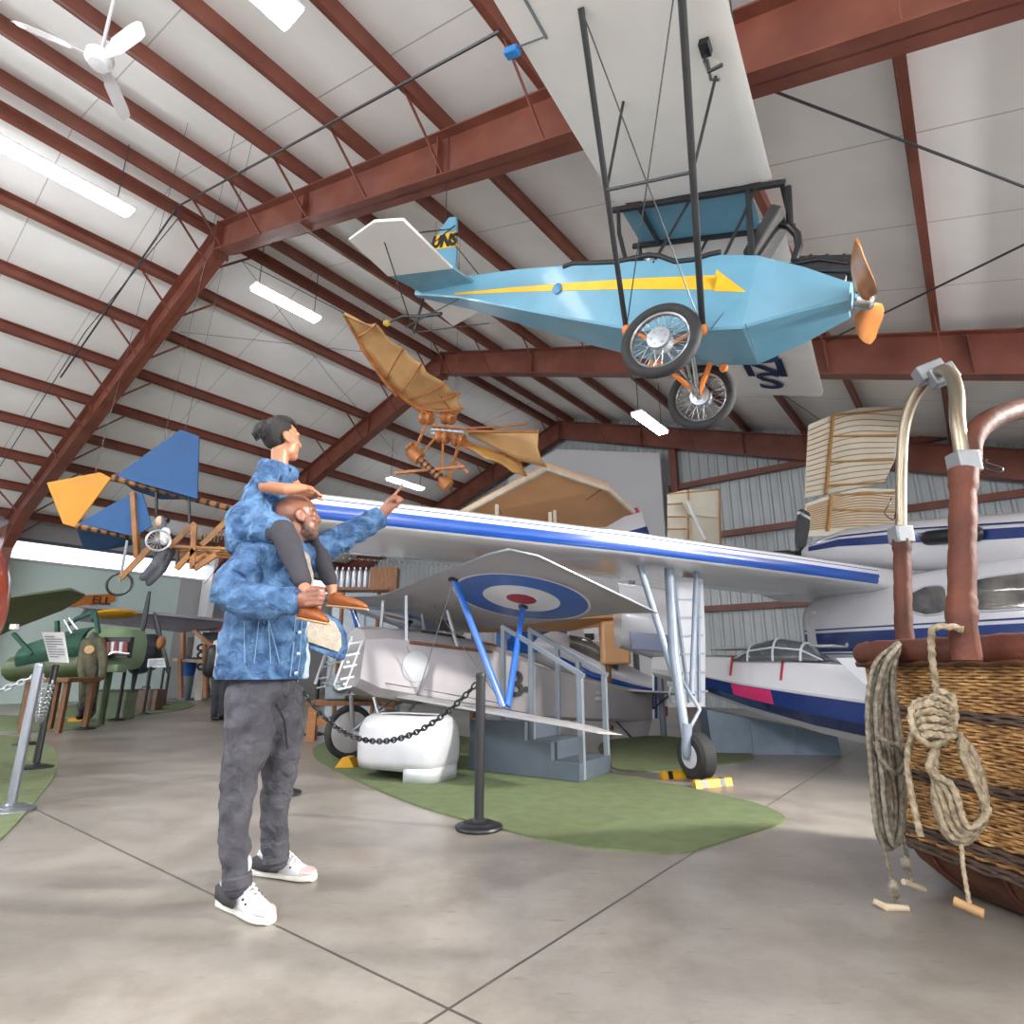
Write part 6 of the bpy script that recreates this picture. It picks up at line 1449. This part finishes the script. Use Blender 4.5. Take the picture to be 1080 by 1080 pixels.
# olive flight suit on a stand
Ym = pD.y + .5; m_suit = mat('olive drab cloth', '5a5844', .85, 0, .2, 10, bump=.4, bscale=20)
b = M(); b.capsule([at(99, 681, Ym), at(97, 697, Ym), at(95, 712, Ym)], [.19, .17, .17])
b.capsule([at(106, 677, Ym - .05), at(109, 697, Ym - .1), at(108, 714, Ym - .15)], [.09, .075, .06]); b.capsule([at(91, 678, Ym - .1), at(86, 698, Ym - .15), at(87, 716, Ym - .2)], [.09, .075, .06])
b.capsule([at(91, 712, Ym), at(89, 728, Ym), at(88, 744, Ym)], [.11, .09, .075]); b.capsule([at(99, 712, Ym), at(98, 728, Ym), at(96, 744, Ym)], [.11, .09, .075])
b.capsule([at(99, 670, Ym), at(98, 673, Ym - .06), at(96, 677, Ym - .1)], [.07, .07, .05])
su = b.build('flight_suit', m_suit, remesh=.02, relax=2, thing=('olive flight suit with a round tan patch standing by the green engine cowl', 'flight suit'))
WL[su.name] = V(su.location)
M().cyl(at(94, 685, Ym - .17), at(94, 685, Ym - .21), .075, 18).build('round_patch', mat('tan patch cloth', 'c9a878', .8), su)
M().cyl(at(93, 684.4, Ym - .212), at(93, 684.4, Ym - .218), .03, 12).build('patch_emblem', mat('dark patch print', '5d4433', .8), su)
for bx in (87.5, 96): M().capsule([at(bx, 742, Ym), at(bx - .5, 752, Ym), at(bx - 3, 755, Ym - .15)], [.085, .08, .07]).build('boot', m_black, su)
# table, crate, suitcase, yellow case
t = thing('wooden_table', 'rough brown wooden table behind the posts at the left', 'table', fl(66, 764))
a = at(67, 717, 10.2); M().box(a, (.75, .8, .07)).build('table_top', m_darkwood, t, bevel=.01)
for sx_, sy in ((-.3, -.3), (.3, -.3), (-.3, .3), (.3, .3)): M().box(V((a.x + sx_, a.y + sy, (a.z - .03) / 2)), (.075, .075, a.z - .03)).build('leg', m_darkwood, t)
def boxthing(px, py, w_, d_, h_, name, label, cat, mt, part, extra=None, grp=None):
    p = fl(px, py); t = thing(name, label, cat, p); o = M().box(p + V((0, d_ / 2, h_ / 2)), (w_, d_, h_)).build(part, mt, t, bevel=.02)
    return t, p
t, p = boxthing(110, 759, .72, .4, .55, 'crate', 'light green crate on the carpet under the engine cowl', 'crate', mat('light green paint', '78876a', .6), 'box_body'); M().box(p + V((0, .2, .56)), (.74, .42, .03)).build('lid', m_olive, t)
t, p = boxthing(146, 750, .78, .35, .5, 'suitcase', 'old brown suitcase standing on the farthest carpet', 'suitcase', mat('brown leather case', '63483c', .5, 0, .15, 8), 'case_body'); M().tube([p + V((-.1, .17, .5)), p + V((-.09, .17, .56)), p + V((.09, .17, .56)), p + V((.1, .17, .5))], .015, 6).build('handle', m_black, t)
for e in (-.25, .25): M().box(p + V((e, .17, .25)), (.05, .37, .515)).build('strap', m_black, t)
t, p = boxthing(78, 762, .28, .25, .08, 'tool_tray', 'small yellow tray on the carpet by the flight suit boots', 'tray', m_yellow, 'tray_body')
# far door wall, stair platform, dial cabinet
dv0, dv1 = uvof(atu(190.5, 725, UL))[1], uvof(atu(206, 725, UL))[1]
M().box(W(UL + .03, (dv0 + dv1) / 2, 1.05), (.06, dv1 - dv0, 2.1), W(1, 0, 0), W(0, 1, 0)).build('door_1', mat('grey door paint', '857c74', .6), kind='structure', smooth=None, bevel=.01)
Yd = 20.6
t = thing('blue_bin', 'blue plastic bin in front of the grey door', 'bin', V((at(198, 706, Yd - .5).x, Yd - .5, 0)))
M().lathe([(.2, .0), (.25, .55), (.27, .58), (.25, .6)], at(198, 713, Yd - .5), k=16).build('bin_body', mat('blue plastic', '2a5fb0', .4), t); M().cyl(V((at(198, 706, Yd - .5).x, Yd - .5, 0)), at(198, 713, Yd - .5), .2, 12).build('bin_stand', m_grey, t)
t = thing('dial_cabinet', 'cream cabinet with black round dials right of the grey door', 'cabinet', drop(at(213, 700, 20.1)))
Yk = 19.9; a, b_ = at(206, 729, Yk), at(220, 678, Yk); M().box(V(((a.x + b_.x) / 2, Yk + .2, b_.z / 2)), (b_.x - a.x, .4, b_.z)).build('cabinet_body', mat('cream cabinet', 'cfc8bb', .6), t, smooth=None)
for py in (683, 691, 703): M().cyl(at(212, py, Yk - .01), at(212, py, Yk - .06), .13, 18).build('dial', m_black, t); 
for py in (683, 691, 703): M().cyl(at(212, py, Yk - .06), at(212, py, Yk - .07), .06, 14).build('dial_face', m_paper, t)
t = thing('stair_platform', 'tan wooden platform with a sloping rail before the grey door', 'platform', drop(at(200, 700, 19.4))); Yp = 19.2
for a, b_, n in (((193, 658), (193, 695), 'post'), ((196, 657), (226, 684), 'sloping_rail'), ((216, 680), (217, 736), 'post'), ((190, 693), (191, 736), 'post')): M().bar(at(*a, Yp), at(*b_, Yp), .14, .1).build(n, m_wood, t)
M().prism([at(182, 694, Yp), at(218, 697, Yp), at(218, 700, Yp), at(182, 697, Yp)], V((0, .8, 0))).build('deck', mat('pale deck board', 'd3bf9d', .6), t, smooth=None)
t = thing('exit_sign', 'small dark lit sign box glowing red near the grey far wall', 'sign', at(228, 670, 20)); M().box(at(226, 671, 20), (.75, .1, .25)).build('sign_box', m_black, t); M().box(at(234, 670, 19.93), (.22, .03, .2)).build('lit_face', mat('red lit face', 'ff5a3c', .5, emis=1.2), t)
t = thing('floor_machine', 'dark floor machine with a grey hose on the far concrete', 'machine', fl(213, 738)); p = fl(214, 738); M().box(p + V((0, 0, .4)), (.3, .3, .7)).build('machine_body', m_black, t, bevel=.05); M().tube(spl([p + V((.1, 0, .8)), p + V((.3, 0, .3)), p + V((.6, 0, .06)), p + V((.9, 0, .1))]), .06, 8).build('hose', m_lightgrey, t); M().lathe([(.25, 0), (.25, .05), (.05, .07)], p + V((-.3, 0, 0)), k=16).build('brush_head', m_black, t)
# ================================================================ MIDDLE BACKGROUND
t = thing('workbench', 'wooden workbench behind the wheels of the grey biplane', 'workbench', fl(358, 790)); Yb = fl(350, 782).y
a = at(362, 742, Yb); M().box(a + V((.1, .3, 0)), (1.3, .6, .07)).build('bench_top', m_darkwood, t, bevel=.01)
for dx_ in (-.45, .65): M().box(V((a.x + dx_, a.y + .1, a.z / 2 - .02)), (.12, .12, a.z - .03)).build('leg', m_wood, t)
M().box(a + V((.1, .1, -.25)), (1.2, .05, .12)).build('rail', m_wood, t)
t = thing('bench_engine', 'grey machine with bright fittings on the wooden workbench', 'machine', a + V((-.1, .3, .035)))
M().box(a + V((-.15, .3, .22)), (.36, .3, .36)).build('machine_body', mat('blue grey casting', '8d9aa3', .5), t, bevel=.03); M().lathe([(.1, 0), (.11, .05), (.06, .1)], a + V((-.1, .12, .25)), V((0, -1, 0)), 16).build('flywheel', m_alu, t); M().tube([a + V((.05, .2, .1)), a + V((.15, .15, .3)), a + V((.2, .2, .12))], .03, 8).build('pipe', m_chrome, t)
t = thing('shelf_rack', 'dark shelf holding a row of metal cylinders under the white wing', 'shelf', at(372, 622, 11)); Ysh = 11
M().box(at(376, 622, Ysh), (1.3, .4, .05)).build('shelf_board', m_darkwood, t); M().box(at(406, 612, Ysh), (.5, .3, .45)).build('wooden_box', m_darkwood, t)
for px in (362, 400): p = at(px, 623, Ysh); M().cyl(p, drop(p), .04, 8).build('upright', m_darkwood, t)
proto = None
for k in range(8):
    p = at(348 + 6.2 * k, 620.5, Ysh)
    if proto is None:
        proto = thing('metal_cylinder', 'one of the shiny metal cylinders in a row on the dark shelf', 'cylinder', p, 'metal cylinders on the shelf')
        M().lathe([(.045, 0), (.05, .02), (.05, .3), (.04, .34), (.02, .36)], p, k=14).build('cylinder_body', m_alu, proto); M().cyl(p + V((0, 0, .35)), p + V((0, 0, .4)), .018, 8).build('valve', m_chrome, proto)
    else: dup(proto, p, 'one of the shiny metal cylinders in a row on the dark shelf')
t = thing('storage_cabinet', 'tall pale blue cabinet beyond the nose of the grey biplane', 'cabinet', drop(at(382, 700, 12.0))); p = drop(at(382, 700, 12.0)); zc_ = at(382, 625, 12).z; M().box(p + V((0, .3, zc_ / 2)), (1.4, .5, zc_)).build('cabinet_body', mat('pale blue grey paint', 'a9b6c1', .5), t, bevel=.02)
for e in (-.35, .35): M().box(p + V((e, .04, zc_ / 2)), (.66, .03, zc_ - .1)).build('door', mat('pale blue grey door', 'b4c0ca', .5), t)
# white and blue aeroplane behind the biplane
T = thing('blue_white_aeroplane', 'white aeroplane with bright blue stripe and blue wing panels behind the grey biplane', 'aeroplane', fl(640, 755)); Yw = 10.8
def fs_(px, py, Y, rx, rz): c_ = at(px, py, Y); return [c_ + V((0, rx * math.cos(a), rz * math.sin(a))) for a in [2 * PI * i / 16 for i in range(16)]]
M().loft([fs_(540, 672, 11.6, .35, .3), fs_(585, 684, 11.4, .45, .4), fs_(620, 700, 11.2, .42, .36), fs_(660, 716, 11.0, .3, .27), fs_(705, 730, 10.9, .1, .12)]).build('fuselage', m_wh, T, smooth=60)
R0 = [at(590, 692, 10.85), at(625, 709, 10.75), at(665, 721, 10.68), at(700, 729, 10.78)]; R1 = [at(590, 702, 10.85), at(625, 716, 10.75), at(665, 726, 10.68), at(700, 732, 10.78)]
M().loft([R0, R1], cap=False, ringclosed=False).build('blue_stripe', m_bl, T, solid=.02)
M().prism([at(523, 684, 11), at(524, 660, 11), at(560, 655, 11), at(604, 654, 11.2), at(600, 672, 11.2), at(560, 690, 11)], V((0, .15, 0))).build('blue_wing', m_bluep, T, smooth=None)
M().prism([at(596, 660, 11.1), at(612, 655, 11.1), at(622, 688, 11.1), at(605, 690, 11.1)], V((0, .15, 0))).build('fin', m_wh, T, smooth=None)
M().prism([at(620, 678, 11.6), at(690, 668, 12), at(705, 672, 12), at(700, 682, 11.8), at(625, 690, 11.5)], V((0, .3, .05))).build('wing', m_wh, T, smooth=None)
M().loft([fs_(600, 676, 10.95, .2, .12), fs_(622, 684, 10.9, .25, .18), fs_(650, 703, 10.85, .18, .1)]).build('canopy', m_glass, T, smooth=60)
p = at(600, 700, 11.2); M().cyl(p, drop(p), .05, 8).build('undercarriage_leg', m_lightgrey, T)
t = thing('display_case', 'honey wood display case with framed pictures beyond the white aeroplane', 'cabinet', fl(692, 738)); Yc_ = fl(692, 738).y
a, b_ = at(668, 738, Yc_), at(716, 678, Yc_); M().box(V(((a.x + b_.x) / 2, Yc_ + .2, b_.z / 2)), (b_.x - a.x, .4, b_.z)).build('case_body', m_wood, t, smooth=None)
for i in range(3):
    for j in range(2):
        q = at(676 + 15 * i, 688 + 18 * j, Yc_ - .02); f_ = M().box(q, (.42, .04, .5)).build('picture_frame', mat('gilt frame', 'c79a52', .5), t); M().box(q + V((0, -.02, 0)), (.3, .03, .38)).build('picture', mat('faded picture', '8e8a72', .7, 0, .3, 6), f_)
t = thing('info_kiosk', 'white information panel with a dark screen hung beyond the blue wing panels', 'sign', at(640, 672, 12.5)); M().box(at(640, 672, 12.5), (1.9, .08, .38)).build('panel', m_white, t); M().box(at(614, 672, 12.44), (.5, .03, .15)).build('dark_screen', m_black, t); M().box(at(652, 672, 12.44), (.6, .03, .12)).build('printed_strip', mat('blue print', '7aa0d0', .6), t); p = at(640, 676, 12.5); M().cyl(p, drop(p), .05, 8).build('panel_stand', m_grey, t)
# far visitor
pv = fl(232, 760); Yv = pv.y
per_ = thing('person', 'far visitor in pale shirt and dark trousers with black backpack, half hidden by the jacket', 'person', pv)
b = M(); hx = at(241, 664, Yv); b.ell(hx, (.09, .1, .12)); b.capsule([hx, hx + V((0, 0, -.2))], [.06, .07]); b.capsule([hx + V((0, 0, -.3)), hx + V((-.02, 0, -.8))], [.15, .14])
for e, fx in ((-1, 225.5), (1, 234)):
    f0 = fl(fx, 759.5); b.capsule([hx + V((e * .08 - .04, 0, -.82)), V((f0.x + .04, Yv, .5)), f0 + V((0, 0, .1))], [.085, .065, .05]); b.capsule([f0 + V((0, 0, .05)), f0 + V((.12, -.08, .035))], [.04, .03])
    b.capsule([hx + V((e * .2, 0, -.28)), hx + V((e * .26, .02, -.6)), hx + V((e * .22, -.08, -.85))], [.055, .045, .035])
b.build('body', m_skin2, per_, remesh=.014, relax=2)
m = M(); m.capsule([hx + V((0, 0, -.27)), hx + V((-.02, 0, -.85))], [.2, .19]); 
for e in (-1, 1): m.capsule([hx + V((e * .2, 0, -.28)), hx + V((e * .26, .02, -.55))], [.075, .07])
m.build('shirt', m_lightgrey, per_, remesh=.016, relax=2)
m = M(); m.capsule([hx + V((-.02, 0, -.85)), hx + V((-.02, 0, -.92))], [.18, .17])
for e, fx in ((-1, 225.5), (1, 234)): f0 = fl(fx, 759.5); m.capsule([hx + V((e * .08 - .04, 0, -.85)), V((f0.x + .04, Yv, .5)), f0 + V((0, 0, .12))], [.12, .09, .07])
m.build('trousers', mat('charcoal trousers', '3c3b40', .9), per_, remesh=.016, relax=2)
for fx in (225.5, 234): f0 = fl(fx, 759.5); M().capsule([f0 + V((-.02, .02, .05)), f0 + V((.12, -.08, .04))], [.06, .045]).build('shoe', m_black, per_)
M().capsule([hx + V((-.22, -.04, -.45)), hx + V((-.24, -.04, -.8))], [.15, .16]).build('backpack', m_black, per_)
M().ell(hx + V((0, .02, .03)), (.1, .11, .11)).build('hair', m_hair, per_)
# ================================================================ CAMERA, LIGHT
cd = bpy.data.cameras.new('camera'); cam = bpy.data.objects.new('camera', cd); COL.objects.link(cam)
cam.location = (0, 0, CAM_H); cam.rotation_euler = (PI / 2 + PITCH, 0, 0)
cd.sensor_width = 36; cd.lens = 36 * F_PX / 1080; cd.clip_start = 0.05; cd.clip_end = 300
SC.camera = cam
wd = bpy.data.worlds.new('world'); SC.world = wd; wd.use_nodes = True
bg = wd.node_tree.nodes['Background']; bg.inputs[0].default_value = (0.93, 0.96, 1.0, 1); bg.inputs[1].default_value = 2.0
fp = V((6.6, 2.2, 3.7)); tgt = V((-1.2, 3.0, 0.6))
t = thing('floodlight', 'floodlight under the right eave, out of view', 'light', fp)
dl = (tgt - fp).normalized(); _, sl, nl = basis(dl)
M().box(fp - dl * .12, (.12, .6, .6), dl, sl, nl).build('housing', m_black, t, smooth=None)
ld = bpy.data.lights.new('floodlight_lamp', 'SPOT'); ld.shadow_soft_size = .22; ld.spot_size = math.radians(80); ld.spot_blend = .6; ld.energy = 3200; ld.color = (1, .96, .9)
lo = bpy.data.objects.new('floodlight_lamp', ld); COL.objects.link(lo); lo.location = fp; lo.rotation_euler = dl.to_track_quat('-Z', 'Y').to_euler()
u_f, v_f = uvof(fp); M().cyl(fp - dl * .12, V((fp.x, fp.y, deck_z(u_f) - .06)), .03, 8).build('bracket', m_black, t)
SC.view_settings.view_transform = 'Standard'; SC.view_settings.look = 'None'; SC.view_settings.gamma = 1
SC.view_settings.use_curve_mapping = False
SC.view_settings.exposure = 0.33
